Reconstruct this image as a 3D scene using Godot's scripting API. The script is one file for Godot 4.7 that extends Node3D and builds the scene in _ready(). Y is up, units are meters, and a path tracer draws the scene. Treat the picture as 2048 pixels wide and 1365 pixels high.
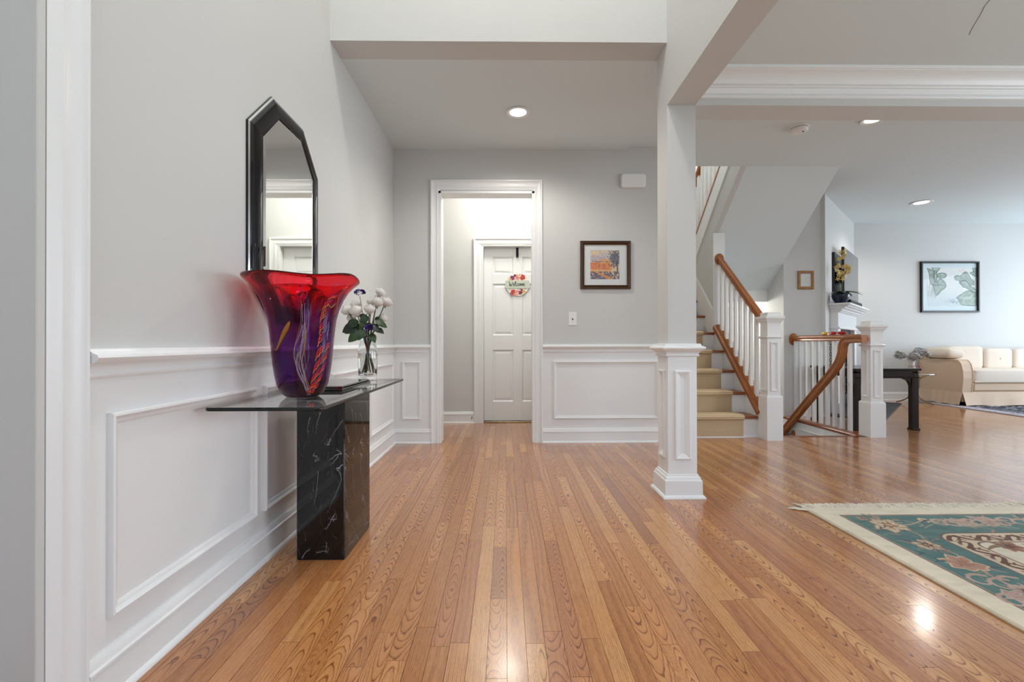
extends Node3D
# An entrance hall looking down a panelled passage, a stair hall and living room to the right.
# Lengths in metres, y up, the camera looks along -z. P(x, y, d) is a point d metres in front of the camera's plane.

var M = {}
var rng = RandomNumberGenerator.new()
var used = {}


func _ready():
	rng.seed = 7
	set_camera_and_sky()
	set_daylight()
	make_materials()
	build_floor()
	build_walls()
	build_ceilings()
	build_trims()
	build_windows()
	build_column()
	build_lamps()
	build_stairs()
	build_railings()
	build_console()
	build_vases()
	build_mirror()
	build_hall_things()
	build_living_room()
	build_rugs()


func set_camera_and_sky():
	var cam = Camera3D.new()
	cam.name = "camera"
	cam.fov = 73.13
	cam.position = Vector3(0, 0.905, 0)
	cam.rotation_degrees = Vector3(0.25, -0.747, -0.11)
	cam.near = 0.05
	cam.far = 200.0
	add_child(cam)
	cam.current = true
	var sky_mat = ProceduralSkyMaterial.new()
	sky_mat.sky_top_color = Color(0.45, 0.6, 0.85)
	sky_mat.sky_horizon_color = Color(0.85, 0.9, 0.95)
	sky_mat.ground_bottom_color = Color(0.35, 0.38, 0.32)
	sky_mat.ground_horizon_color = Color(0.75, 0.78, 0.76)
	sky_mat.sky_energy_multiplier = 1.6
	sky_mat.ground_energy_multiplier = 1.0
	var sky = Sky.new()
	sky.sky_material = sky_mat
	var env = Environment.new()
	env.background_mode = Environment.BG_SKY
	env.sky = sky
	env.tonemap_mode = Environment.TONE_MAPPER_LINEAR
	env.tonemap_exposure = 0.62
	env.sdfgi_enabled = true
	env.ssao_enabled = true
	env.ssil_enabled = true
	var we = WorldEnvironment.new()
	we.name = "world_environment"
	we.environment = env
	add_child(we)


# Daylight that enters by the windows: an area light of the window's size just inside each pane.
func set_daylight():
	window_light(Vector3(0.0, 3.75, 1.55), Vector3(0, 0, -1), 1.7, 1.5, 4.2, Color(0.925, 0.963, 1.0))
	window_light(Vector3(0.0, 1.25, 1.55), Vector3(0, 0, -1), 1.5, 1.7, 0.3, Color(0.925, 0.963, 1.0))
	window_light(Vector3(3.3, 1.35, 1.55), Vector3(0, 0, -1), 2.2, 1.5, 3.4, Color(0.925, 0.963, 1.0))
	window_light(Vector3(5.3, 1.35, -0.6), Vector3(-1, 0, 0), 2.2, 1.5, 9.0, Color(0.925, 0.963, 1.0))
	window_light(Vector3(9.35, 1.35, -4.9), Vector3(-1, 0, 0), 3.2, 1.9, 23.0, Color(0.88, 0.94, 1.0))


func window_light(at, towards, w, h, energy, color):
	var l = AreaLight3D.new()
	l.name = "window_daylight"
	l.area_size = Vector2(w, h)
	l.light_energy = energy
	l.light_color = color
	l.area_range = 20.0
	l.area_attenuation = 2.0
	l.shadow_enabled = true
	add_child(l, true)
	l.look_at_from_position(at, at + towards, Vector3.UP)


# ---------------------------------------------------------------- shape helpers

func P(x, y, d):
	return Vector3(x, y, -d)


func begin():
	var st = SurfaceTool.new()
	st.begin(Mesh.PRIMITIVE_TRIANGLES)
	return st


func quadn(st, p, n, uv):
	# four corners with their normals; wound so that the front shows where the normals point
	var g = (p[1] - p[0]).cross(p[2] - p[0])
	if g.length_squared() < 1e-16:
		g = (p[2] - p[0]).cross(p[3] - p[0])
	var order = [0, 2, 1, 0, 3, 2] if g.dot(n[0] + n[1] + n[2] + n[3]) > 0 else [0, 1, 2, 0, 2, 3]
	for i in order:
		st.set_normal(n[i])
		st.set_uv(uv[i])
		st.add_vertex(p[i])


const UV4 = [Vector2(0, 0), Vector2(1, 0), Vector2(1, 1), Vector2(0, 1)]


func quad(st, a, b, c, d, out, uv = UV4):
	var n = (b - a).cross(c - a)
	if n.length_squared() < 1e-16:
		n = (c - a).cross(d - a)
	n = n.normalized()
	if n.dot(out) < 0:
		n = -n
	quadn(st, [a, b, c, d], [n, n, n, n], uv)


func tri(st, a, b, c, out):
	var g = (b - a).cross(c - a)
	var n = g.normalized()
	var o = [a, c, b]
	if n.dot(out) < 0:
		n = -n
		o = [a, b, c]
	for p in o:
		st.set_normal(n)
		st.set_uv(Vector2.ZERO)
		st.add_vertex(p)


func box(st, a, b, bevel = 0.0, xf = Transform3D()):
	var lo = Vector3(minf(a.x, b.x), minf(a.y, b.y), minf(a.z, b.z))
	var hi = Vector3(maxf(a.x, b.x), maxf(a.y, b.y), maxf(a.z, b.z))
	var c = (lo + hi) / 2
	var h = (hi - lo) / 2
	var q = minf(bevel, minf(h.x, minf(h.y, h.z)) * 0.95)
	for ax in 3:
		var u = (ax + 1) % 3
		var v = (ax + 2) % 3
		for s in [-1, 1]:
			var n = Vector3()
			n[ax] = s
			var pts = []
			for k in [[-1, -1], [1, -1], [1, 1], [-1, 1]]:
				var p = Vector3()
				p[ax] = s * h[ax]
				p[u] = k[0] * (h[u] - q)
				p[v] = k[1] * (h[v] - q)
				pts.append(xf * (c + p))
			quad(st, pts[0], pts[1], pts[2], pts[3], xf.basis * n)
	if q <= 0:
		return
	for ax in 3:
		var u = (ax + 1) % 3
		var v = (ax + 2) % 3
		for s in [-1, 1]:
			for t in [-1, 1]:
				var e = []
				for w in [-1, 1]:
					var p1 = Vector3()
					p1[ax] = w * (h[ax] - q)
					p1[u] = s * h[u]
					p1[v] = t * (h[v] - q)
					var p2 = p1
					p2[u] = s * (h[u] - q)
					p2[v] = t * h[v]
					e.append([xf * (c + p1), xf * (c + p2)])
				var n = Vector3()
				n[u] = s
				n[v] = t
				quad(st, e[0][0], e[1][0], e[1][1], e[0][1], xf.basis * n)
	for s in [-1, 1]:
		for t in [-1, 1]:
			for w in [-1, 1]:
				var k = Vector3(s * h.x, t * h.y, w * h.z)
				var x = k - Vector3(0, t * q, w * q)
				var y = k - Vector3(s * q, 0, w * q)
				var z = k - Vector3(s * q, t * q, 0)
				tri(st, xf * (c + x), xf * (c + y), xf * (c + z), xf.basis * Vector3(s, t, w))


# A profile (x across, y proud) carried along stations [origin, across, proud]; mitred where the across vectors are.
func mould(st, prof, S, closed = false, caps = true):
	var n = prof.size()
	var area = 0.0
	for i in n:
		area += prof[i].cross(prof[(i + 1) % n])
	var sgn = 1.0 if area > 0 else -1.0
	var ns = []
	var run = [0.0]
	for i in n - 1:
		var d = prof[i + 1] - prof[i]
		ns.append(Vector2(d.y, -d.x).normalized() * sgn)
		run.append(run[i] + d.length())
	var m = S.size()
	var u0 = 0.0
	for k in (m if closed else m - 1):
		var s0 = S[k]
		var s1 = S[(k + 1) % m]
		var dir = (s1[0] - s0[0])
		var u1 = u0 + dir.length()
		dir = dir.normalized()
		var ap = (s0[1] - dir * s0[1].dot(dir)).normalized()
		var bp = (s0[2] - dir * s0[2].dot(dir)).normalized()
		for i in n - 1:
			var n0 = ns[i]
			var n1 = ns[i]
			if i > 0 and ns[i].dot(ns[i - 1]) > 0.75:
				n0 = (ns[i] + ns[i - 1]).normalized()
			if i < n - 2 and ns[i].dot(ns[i + 1]) > 0.75:
				n1 = (ns[i] + ns[i + 1]).normalized()
			var a = s0[0] + s0[1] * prof[i].x + s0[2] * prof[i].y
			var b = s1[0] + s1[1] * prof[i].x + s1[2] * prof[i].y
			var c = s1[0] + s1[1] * prof[i + 1].x + s1[2] * prof[i + 1].y
			var d = s0[0] + s0[1] * prof[i + 1].x + s0[2] * prof[i + 1].y
			var w0 = ap * n0.x + bp * n0.y
			var w1 = ap * n1.x + bp * n1.y
			quadn(st, [a, b, c, d], [w0, w0, w1, w1], [Vector2(u0, run[i]), Vector2(u1, run[i]), Vector2(u1, run[i + 1]), Vector2(u0, run[i + 1])])
		u0 = u1
	if caps and not closed:
		var ring = PackedVector2Array(prof)
		if ring[0].is_equal_approx(ring[n - 1]):
			ring.remove_at(n - 1)
		var idx = Geometry2D.triangulate_polygon(ring)
		for e in [[S[0], S[0][0] - S[1][0]], [S[m - 1], S[m - 1][0] - S[m - 2][0]]]:
			var s = e[0]
			for i in range(0, idx.size(), 3):
				tri(st, s[0] + s[1] * prof[idx[i]].x + s[2] * prof[idx[i]].y, s[0] + s[1] * prof[idx[i + 1]].x + s[2] * prof[idx[i + 1]].y, s[0] + s[1] * prof[idx[i + 2]].x + s[2] * prof[idx[i + 2]].y, e[1])


func run_along(st, prof, a, b, across, proud):
	mould(st, prof, [[a, across, proud], [b, across, proud]])


# A mitred frame along a 2D outline (points in the plane o, u, v), its profile going inwards and standing proud along n.
func frame(st, pts, o, u, v, n, prof, closed = true):
	var m = pts.size()
	var area = 0.0
	for i in m:
		area += pts[i].cross(pts[(i + 1) % m])
	var sg = 1.0 if area > 0 else -1.0
	var S = []
	for i in m:
		var d0 = (pts[i] - pts[(i + m - 1) % m]).normalized()
		var d1 = (pts[(i + 1) % m] - pts[i]).normalized()
		if not closed and i == 0:
			d0 = d1
		if not closed and i == m - 1:
			d1 = d0
		var n0 = Vector2(-d0.y, d0.x) * sg
		var n1 = Vector2(-d1.y, d1.x) * sg
		var mt = (n0 + n1) / (1.0 + n0.dot(n1))
		S.append([o + u * pts[i].x + v * pts[i].y, u * mt.x + v * mt.y, n])
	mould(st, prof, S, closed)


func rect2(x0, y0, x1, y1):
	return [Vector2(x0, y0), Vector2(x1, y0), Vector2(x1, y1), Vector2(x0, y1)]


# A flat outline given depth.
func prism(st, pts, o, u, v, n, depth):
	var idx = Geometry2D.triangulate_polygon(PackedVector2Array(pts))
	var m = pts.size()
	var area = 0.0
	for i in m:
		area += pts[i].cross(pts[(i + 1) % m])
	var sg = 1.0 if area > 0 else -1.0
	for i in range(0, idx.size(), 3):
		var t = []
		for k in 3:
			t.append(o + u * pts[idx[i + k]].x + v * pts[idx[i + k]].y)
		tri(st, t[0], t[1], t[2], -n)
		tri(st, t[0] + n * depth, t[1] + n * depth, t[2] + n * depth, n)
	for i in m:
		var a = pts[i]
		var b = pts[(i + 1) % m]
		var d = b - a
		var w = Vector2(d.y, -d.x) * sg
		var pa = o + u * a.x + v * a.y
		var pb = o + u * b.x + v * b.y
		quad(st, pa, pb, pb + n * depth, pa + n * depth, u * w.x + v * w.y)


# Rows of points as one smooth skin; wrap joins the row ends; front faces lie away from each row's middle unless inward.
func skin(st, rows, wrap = true, inward = false, uvs = null):
	var R = rows.size()
	var C = rows[0].size()
	var N = []
	var score = 0.0
	for r in R:
		var line = []
		var mid = Vector3()
		for p in rows[r]:
			mid += p
		mid /= C
		for c in C:
			var cl = (c + C - 1) % C if wrap else maxi(c - 1, 0)
			var cr = (c + 1) % C if wrap else mini(c + 1, C - 1)
			var du = rows[r][cr] - rows[r][cl]
			var dv = rows[mini(r + 1, R - 1)][c] - rows[maxi(r - 1, 0)][c]
			if du.length_squared() < 1e-14:
				var rr = r + 1 if r == 0 else r - 1
				du = rows[rr][cr] - rows[rr][cl]
			var nn = du.cross(dv)
			nn = nn.normalized() if nn.length_squared() > 1e-20 else Vector3.UP
			line.append(nn)
			score += nn.dot(rows[r][c] - mid)
		N.append(line)
	var flip = (score < 0) != inward
	for r in R:
		for c in C:
			if flip:
				N[r][c] = -N[r][c]
	for r in R - 1:
		for c in (C if wrap else C - 1):
			var d = (c + 1) % C
			var uv
			if uvs == null:
				uv = [Vector2(float(c) / C, float(r) / (R - 1)), Vector2(float(c + 1) / C, float(r) / (R - 1)), Vector2(float(c + 1) / C, float(r + 1) / (R - 1)), Vector2(float(c) / C, float(r + 1) / (R - 1))]
			else:
				uv = [Vector2(float(c) / C, uvs[r]), Vector2(float(c + 1) / C, uvs[r]), Vector2(float(c + 1) / C, uvs[r + 1]), Vector2(float(c) / C, uvs[r + 1])]
			quadn(st, [rows[r][c], rows[r][d], rows[r + 1][d], rows[r + 1][c]], [N[r][c], N[r][d], N[r + 1][d], N[r + 1][c]], uv)


# Turned shape: profile points (radius, height).
func lathe(st, prof, at, seg = 24, inward = false, start = 0.0):
	var rows = []
	for p in prof:
		var row = []
		for i in seg:
			var a = TAU * i / seg + start - PI
			row.append(at + Vector3(sin(a) * p.x, p.y, cos(a) * p.x))
		rows.append(row)
	skin(st, rows, true, inward)


func tube(st, pts, radius, seg = 8):
	var rows = []
	var up = Vector3.UP
	var m = pts.size()
	for i in m:
		var d = (pts[mini(i + 1, m - 1)] - pts[maxi(i - 1, 0)]).normalized()
		var s = d.cross(up)
		if s.length() < 0.1:
			s = d.cross(Vector3.RIGHT)
		s = s.normalized()
		up = s.cross(d).normalized()
		var r = radius[i] if radius is Array else radius
		var row = []
		for k in seg:
			var a = TAU * k / seg
			row.append(pts[i] + s * cos(a) * r + up * sin(a) * r)
		rows.append(row)
	var first = []
	var last = []
	for k in seg:
		first.append(pts[0])
		last.append(pts[m - 1])
	rows.insert(0, first)
	rows.append(last)
	skin(st, rows)


# A soft block: e small is square, 1 is round.
func soft(st, c, h, e = 0.3, e2 = 0.3, xf = Transform3D(), seg = 28, rings = 16):
	var rows = []
	for r in rings + 1:
		var t = -PI / 2 + PI * r / rings
		var ct = pow(absf(cos(t)), e)
		var stt = signf(sin(t)) * pow(absf(sin(t)), e)
		if r == 0 or r == rings:
			ct = 0.0
		var row = []
		for k in seg:
			var a = TAU * k / seg
			row.append(xf * (c + Vector3(h.x * ct * signf(cos(a)) * pow(absf(cos(a)), e2), h.y * stt, h.z * ct * signf(sin(a)) * pow(absf(sin(a)), e2))))
		rows.append(row)
	skin(st, rows)


# One leaf or petal: a curved blade from base along dir, its face towards up.
func blade(st, base, dir, up, length, width, droop = 0.2, cup = 0.15, tip = 1.0, n = 6):
	dir = dir.normalized()
	var side = dir.cross(up).normalized()
	up = side.cross(dir).normalized()
	var rows = []
	for i in n + 1:
		var t = float(i) / n
		var w = width * 0.5 * pow(sin(PI * pow(clampf(t * 0.96 + 0.02, 0, 1), 0.75 if tip > 0.5 else 0.6)), 0.8 if tip > 0.5 else 0.5)
		var mid = base + dir * length * (t - 0.15 * absf(droop) * t * t) - up * droop * length * t * t
		rows.append([mid - side * w + up * cup * w, mid, mid + side * w + up * cup * w])
	skin(st, rows, false)


func smooth_path(pts, per = 6):
	var out = []
	for i in pts.size() - 1:
		var p0 = pts[maxi(i - 1, 0)]
		var p3 = pts[mini(i + 2, pts.size() - 1)]
		for k in per:
			out.append(pts[i].cubic_interpolate(pts[i + 1], p0, p3, float(k) / per))
	out.append(pts[pts.size() - 1])
	return out


# ---------------------------------------------------------------- naming helpers

func numbered(called):
	used[called] = used.get(called, 0) + 1
	return called if used[called] == 1 else "%s_%03d" % [called, used[called] - 1]


func tag(o, label = "", category = "", group = "", kind = ""):
	if label:
		o.set_meta("label", label)
	if category:
		o.set_meta("category", category)
	if group:
		o.set_meta("group", group)
	if kind:
		o.set_meta("kind", kind)
	return o


func obj(called, st, mat, parent = self):
	var o = MeshInstance3D.new()
	o.name = numbered(called) if parent == self else called
	o.mesh = st if st is Mesh else st.commit()
	o.material_override = M[mat] if mat is String else mat
	parent.add_child(o, true)
	return o


func thing(called, label, category, at = Vector3.ZERO, group = "", turn = 0.0):
	var o = Node3D.new()
	o.name = numbered(called)
	add_child(o)
	o.position = at
	o.rotation.y = turn
	return tag(o, label, category, group)


func struct(called, st, mat, label, category):
	return tag(obj(called, st, mat), label, category, "", "structure")


func struct_root(called, label, category):
	return tag(thing(called, label, category), "", "", "", "structure")


# ---------------------------------------------------------------- pictures painted for surfaces

func blank(w, h, c):
	var im = Image.create(w, h, false, Image.FORMAT_RGBA8)
	im.fill(c)
	return im


func dot(im, x, y, r, c):
	var w = im.get_width()
	var h = im.get_height()
	for j in range(maxi(0, int(y - r)), mini(h, int(y + r) + 2)):
		for i in range(maxi(0, int(x - r)), mini(w, int(x + r) + 2)):
			var k = clampf(r + 0.5 - Vector2(i - x, j - y).length(), 0, 1)
			if k > 0:
				im.set_pixel(i, j, im.get_pixel(i, j).lerp(c, k * c.a))


func stroke(im, pts, r, c, r1 = -1.0):
	if r1 < 0:
		r1 = r
	for i in pts.size() - 1:
		var n = maxi(1, int((pts[i + 1] - pts[i]).length() / maxf(0.4, minf(r, r1) * 0.5)))
		for k in n + 1:
			var t = float(k) / n
			var p = pts[i].lerp(pts[i + 1], t)
			dot(im, p.x, p.y, lerpf(r, r1, (i + t) / (pts.size() - 1)), c)


func texture(im):
	return ImageTexture.create_from_image(im)


func bezier(pts, per = 8):
	return smooth_path(pts, per)


func flat_mat(c, rough = 0.5, metal = 0.0, spec = 0.5):
	var m = StandardMaterial3D.new()
	m.albedo_color = c
	m.roughness = rough
	m.metallic = metal
	m.metallic_specular = spec
	return m


func tex_mat(im, rough = 0.5):
	var m = StandardMaterial3D.new()
	m.albedo_texture = texture(im)
	m.roughness = rough
	return m


# ---------------------------------------------------------------- materials

func oak_picture():
	# sixteen boards side by side, each cut from its own place in a log
	var W = 2048
	var B = 48
	var data = PackedByteArray()
	data.resize(W * B * 16 * 3)
	var n1 = FastNoiseLite.new()
	n1.seed = 3
	n1.frequency = 0.0042
	var n2 = FastNoiseLite.new()
	n2.seed = 5
	n2.frequency = 0.42
	var r = RandomNumberGenerator.new()
	r.seed = 11
	var at = 0
	for j in 16:
		var plain = j % 2 == 1
		var pith = r.randf_range(-3.0, -1.2) if plain else r.randf_range(0.25, 0.75)
		var deep = r.randf_range(8.0, 20.0)
		var slope = r.randf_range(0.035, 0.07)
		var gap = r.randf_range(2.4, 3.6)
		if plain:
			gap = r.randf_range(2.6, 4.4)
			slope *= 0.15
		var amp = r.randf_range(3.0, 6.0) if not plain else 2.5
		for v in B:
			var x = (float(v) / B - pith) * 46.0
			for u in W:
				# the picture repeats along the board: the walk round a circle keeps the ends equal
				var mm = u * 0.73
				var tri_w = absf(u - W * 0.5) * 0.73
				var warp = (n1.get_noise_2d(tri_w * 0.62 + j * 900.0, v * 1.1) + 0.1 * n1.get_noise_2d(tri_w * 3.1 + j * 900.0, v * 3.5 + 400.0)) * amp
				var d = deep + slope * tri_w + warp
				var ring = sqrt(x * x + d * d) / gap
				var f = ring - floorf(ring)
				var late = f * f
				var pore_b = n1.get_noise_2d(tri_w * 2.0, j * 300.0 + v * 9.0)
				var edge = (1.0 - smoothstep(0.03, 0.2, f)) * (0.75 + 0.5 * pore_b) if f < 0.9 else smoothstep(0.9, 1.0, f)
				var pore = n2.get_noise_2d(tri_w * 0.045, v * 2.6 + j * 131.0)
				var k = 0.62 * maxf(late * 0.22, edge) + 0.75 * maxf(0.0, pore) * (0.4 + 0.6 * edge) + 0.06 * pore
				k = clampf(k, 0.0, 1.0)
				data[at] = int(lerpf(255, 112, k))
				data[at + 1] = int(lerpf(255, 76, k))
				data[at + 2] = int(lerpf(255, 50, k))
				at += 3
	return Image.create_from_data(W, B * 16, false, Image.FORMAT_RGB8, data)


func plain_oak_picture():
	var n = FastNoiseLite.new()
	n.seed = 21
	n.frequency = 0.05
	var im = blank(512, 256, Color.WHITE)
	for y in 256:
		for x in 512:
			var tx = absf(x - 256.0)
			var ty = absf(y - 128.0)
			var a = n.get_noise_2d(tx * 0.06, ty * 1.2)
			var b = n.get_noise_2d(tx * 0.25 + 500, ty * 6.0)
			var k = clampf(0.35 + 0.5 * a + 0.5 * b, 0, 1)
			im.set_pixel(x, y, Color(1, 1, 1).lerp(Color(0.55, 0.42, 0.33), k))
	return im


func marble_picture():
	var W = 512
	var H = 1024
	var im = blank(W, H, Color(0.012, 0.012, 0.015))
	var n = FastNoiseLite.new()
	n.seed = 4
	n.frequency = 0.02
	for y in H:
		for x in W:
			var a = n.get_noise_2d(x, y) + 0.5 * n.get_noise_2d(x * 3.0, y * 3.0)
			if a > 0.1:
				var c = 0.012 + 0.03 * (a - 0.1)
				im.set_pixel(x, y, Color(c, c, c * 1.1))
	var r = RandomNumberGenerator.new()
	r.seed = 19
	for i in 420:
		dot(im, r.randf() * W, r.randf() * H, r.randf_range(0.3, 1.2), Color(0.6, 0.6, 0.62, r.randf_range(0.15, 0.8)))
	for i in 60:
		var p = Vector2(r.randf() * W, r.randf() * H)
		var q = [p]
		var ang = r.randf_range(-2.4, -0.8)
		for k in r.randi_range(3, 9):
			ang += r.randf_range(-0.6, 0.6)
			p += Vector2(cos(ang), sin(ang)) * r.randf_range(6, 16)
			q.append(p)
		stroke(im, q, r.randf_range(0.3, 1.0), Color(0.65, 0.66, 0.7, r.randf_range(0.2, 0.7)), 0.3)
	# the strong white veins, drawn in fractions of the slab's front face
	var veins = [
		[[0.98, 0.15], [0.85, 0.2], [0.74, 0.25], [0.62, 0.28]], [[0.72, 0.26], [0.66, 0.3], [0.58, 0.29]], [[0.96, 0.355], [0.86, 0.36], [0.75, 0.38], [0.65, 0.4]],
		[[0.95, 0.35], [0.84, 0.33]], [[0.88, 0.37], [0.8, 0.4], [0.73, 0.415]], [[0.98, 0.42], [0.86, 0.45], [0.92, 0.47], [0.94, 0.52], [0.82, 0.61], [0.72, 0.67], [0.64, 0.72]],
		[[0.92, 0.44], [0.84, 0.44]], [[0.8, 0.725], [0.7, 0.78], [0.62, 0.81], [0.54, 0.815]], [[0.84, 0.755], [0.74, 0.755], [0.68, 0.75]], [[0.34, 0.36], [0.42, 0.37]], [[0.38, 0.4], [0.48, 0.385]],
		[[0.45, 0.46], [0.41, 0.6], [0.33, 0.69]], [[0.42, 0.96], [0.55, 0.95], [0.68, 0.953]], [[0.63, 0.9], [0.62, 0.945]], [[0.1, 0.99], [0.2, 0.95], [0.28, 0.94]], [[0.28, 0.13], [0.22, 0.2], [0.25, 0.28]], [[0.5, 0.1], [0.42, 0.17], [0.4, 0.22]]]
	for v in veins:
		var q = []
		for p in v:
			q.append(Vector2(p[0] * W, p[1] * H))
		q = smooth_path(q, 6)
		for k in q.size():
			q[k] += Vector2(r.randf_range(-3, 3), r.randf_range(-3, 3))
		stroke(im, q, r.randf_range(2.0, 3.6), Color(0.56, 0.57, 0.6, 0.5), 0.4)
		for k in 14:
			var f = q[r.randi() % q.size()] + Vector2(r.randf_range(-9, 9), r.randf_range(-9, 9))
			stroke(im, [f, f + Vector2(r.randf_range(-8, 8), r.randf_range(-14, 4))], r.randf_range(0.5, 1.6), Color(0.62, 0.63, 0.66, 0.5), 0.3)
	for p in [[0.67, 0.29], [0.7, 0.275], [0.9, 0.445], [0.77, 0.755], [0.42, 0.37], [0.64, 0.953]]:
		for k in 9:
			dot(im, p[0] * W + r.randf_range(-14, 14), p[1] * H + r.randf_range(-12, 12), r.randf_range(1.0, 3.5), Color(0.75, 0.76, 0.8, 0.6))
	return im


func runner_picture():
	var im = blank(64, 64, Color(0.88, 0.78, 0.64))
	for j in 64:
		for i in 64:
			var a = 0.5 + 0.5 * sin(TAU * j / 16.0)
			var c = Color(0.88, 0.78, 0.64).darkened(0.1 * a)
			im.set_pixel(i, j, c)
	for j in 4:
		for i in 4:
			dot(im, i * 16 + 4, j * 16 + 8, 3.6, Color(0.4, 0.31, 0.21, 0.72))
			dot(im, i * 16 + 12, j * 16 + 8, 2.0, Color(0.85, 0.77, 0.62, 0.9))
	return im


func cloth_noise():
	var n = FastNoiseLite.new()
	n.seed = 9
	n.frequency = 0.35
	var t = NoiseTexture2D.new()
	t.width = 256
	t.height = 256
	t.seamless = true
	t.noise = n
	return t


func make_materials():
	M.wall = flat_mat(Color(0.82, 0.82, 0.81), 0.6, 0, 0.35)
	M.ceiling = flat_mat(Color(0.87, 0.905, 0.91), 0.85, 0, 0.2)
	M.trim = flat_mat(Color(0.935, 0.938, 0.935), 0.32)
	M.plastic = flat_mat(Color(0.93, 0.93, 0.925), 0.4)
	M.dark = flat_mat(Color(0.02, 0.02, 0.022), 0.35)
	M.gap_brown = flat_mat(Color(0.12, 0.07, 0.04), 0.9)  # dark brown of the subfloor between boards and of the crack line
	M.black_gloss = flat_mat(Color(0.012, 0.012, 0.014), 0.08)
	M.chrome = flat_mat(Color(0.8, 0.8, 0.8), 0.12, 1.0)
	M.gold = flat_mat(Color(0.5, 0.4, 0.28), 0.25, 1.0)
	M.brass = flat_mat(Color(0.55, 0.42, 0.28), 0.35, 1.0)
	M.mirror = flat_mat(Color(0.93, 0.94, 0.94), 0.0, 1.0)
	M.smoked = flat_mat(Color(0.27, 0.27, 0.285), 0.03, 1.0)
	M.slate = flat_mat(Color(0.16, 0.16, 0.17), 0.6)
	M.charcoal = flat_mat(Color(0.05, 0.055, 0.06), 0.7)
	var oak = texture(oak_picture())
	M.floor = StandardMaterial3D.new()
	M.floor.albedo_texture = oak
	M.floor.vertex_color_use_as_albedo = true
	M.floor.roughness = 0.26
	M.floor.metallic_specular = 0.5
	M.floor.clearcoat_enabled = true
	M.floor.clearcoat = 0.7
	M.floor.clearcoat_roughness = 0.13
	var po = texture(plain_oak_picture())
	for w in [["rail_wood", Color(0.74, 0.46, 0.22), 0.3, 2.2], ["tread_wood", Color(0.66, 0.4, 0.23), 0.32, 1.6], ["dark_wood", Color(0.14, 0.085, 0.07), 0.25, 1.6], ["frame_wood", Color(0.7, 0.53, 0.3), 0.5, 5.0], ["bronze_frame", Color(0.33, 0.23, 0.15), 0.35, 9.0]]:
		var m = StandardMaterial3D.new()
		m.albedo_texture = po
		m.albedo_color = w[1]
		m.roughness = w[2]
		m.uv1_triplanar = w[0] != "rail_wood"
		m.uv1_scale = Vector3(w[3], w[3] * 2, w[3] * 2) if w[0] != "rail_wood" else Vector3(1.5, 6, 1)
		M[w[0]] = m
	M.marble = tex_mat(marble_picture(), 0.06)
	var pane = StandardMaterial3D.new()
	pane.transparency = BaseMaterial3D.TRANSPARENCY_ALPHA
	pane.albedo_color = Color(0.9, 0.97, 0.95, 0.06)
	pane.roughness = 0.0
	M.pane = pane
	M.picture_glass = pane.duplicate()
	M.picture_glass.metallic_specular = 0.22
	M.glass_edge = flat_mat(Color(0.02, 0.05, 0.045), 0.05)
	var cg = StandardMaterial3D.new()
	cg.refraction_enabled = true
	cg.refraction_scale = 0.045
	cg.albedo_color = Color(0.97, 0.98, 0.98, 0.0)
	cg.roughness = 0.0
	M.clear_glass = cg
	var water = StandardMaterial3D.new()
	water.refraction_enabled = true
	water.refraction_scale = 0.033
	water.albedo_color = Color(0.97, 0.965, 0.93, 0.0)
	water.roughness = 0.0
	M.water = water
	var run = texture(runner_picture())
	M.runner = StandardMaterial3D.new()
	M.runner.albedo_texture = run
	M.runner.roughness = 0.95
	M.runner.uv1_scale = Vector3(20, 20, 1)
	M.runner.metallic_specular = 0.1
	M.runner.heightmap_enabled = true
	M.runner.heightmap_texture = run
	M.runner.heightmap_scale = 0.3
	var cn = cloth_noise()
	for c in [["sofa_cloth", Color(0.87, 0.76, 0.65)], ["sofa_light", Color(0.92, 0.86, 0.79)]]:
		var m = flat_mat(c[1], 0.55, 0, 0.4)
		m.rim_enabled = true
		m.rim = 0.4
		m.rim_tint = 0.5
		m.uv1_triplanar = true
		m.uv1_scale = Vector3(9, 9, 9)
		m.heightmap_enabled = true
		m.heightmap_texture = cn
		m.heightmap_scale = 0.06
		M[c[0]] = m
	M.rose = flat_mat(Color(0.95, 0.93, 0.9), 0.6)
	M.rose.backlight_enabled = true
	M.rose.backlight = Color(0.4, 0.38, 0.35)
	M.rose_edge = flat_mat(Color(0.9, 0.78, 0.66), 0.6)
	M.leaf = flat_mat(Color(0.17, 0.27, 0.12), 0.4)
	M.leaf.backlight_enabled = true
	M.leaf.backlight = Color(0.12, 0.18, 0.05)
	M.leaf_dark = flat_mat(Color(0.09, 0.16, 0.09), 0.4)
	M.stem = flat_mat(Color(0.3, 0.29, 0.12), 0.5)
	M.purple = flat_mat(Color(0.27, 0.13, 0.48), 0.7)
	M.dried = flat_mat(Color(0.74, 0.76, 0.77), 0.9)
	M.dried_brown = flat_mat(Color(0.68, 0.63, 0.58), 0.9)
	M.orchid = flat_mat(Color(0.85, 0.74, 0.45), 0.5)
	M.orchid_brown = flat_mat(Color(0.5, 0.33, 0.17), 0.5)
	M.blue_glaze = flat_mat(Color(0.08, 0.14, 0.23), 0.12)
	M.yellow = flat_mat(Color(0.9, 0.72, 0.12), 0.35)
	M.red = flat_mat(Color(0.72, 0.09, 0.08), 0.3)
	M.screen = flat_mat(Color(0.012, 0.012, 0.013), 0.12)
	M.tv_screen_sheen = flat_mat(Color(0.3, 0.3, 0.3), 0.2, 0, 1.0)  # grey albedo stands in for the room reflected in a black screen
	M.fire_panel = flat_mat(Color(0.09, 0.13, 0.18), 0.3, 0.6)
	M.ribbon = flat_mat(Color(0.72, 0.5, 0.47), 0.5)
	M.ivory = flat_mat(Color(0.9, 0.88, 0.83), 0.4)
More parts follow.
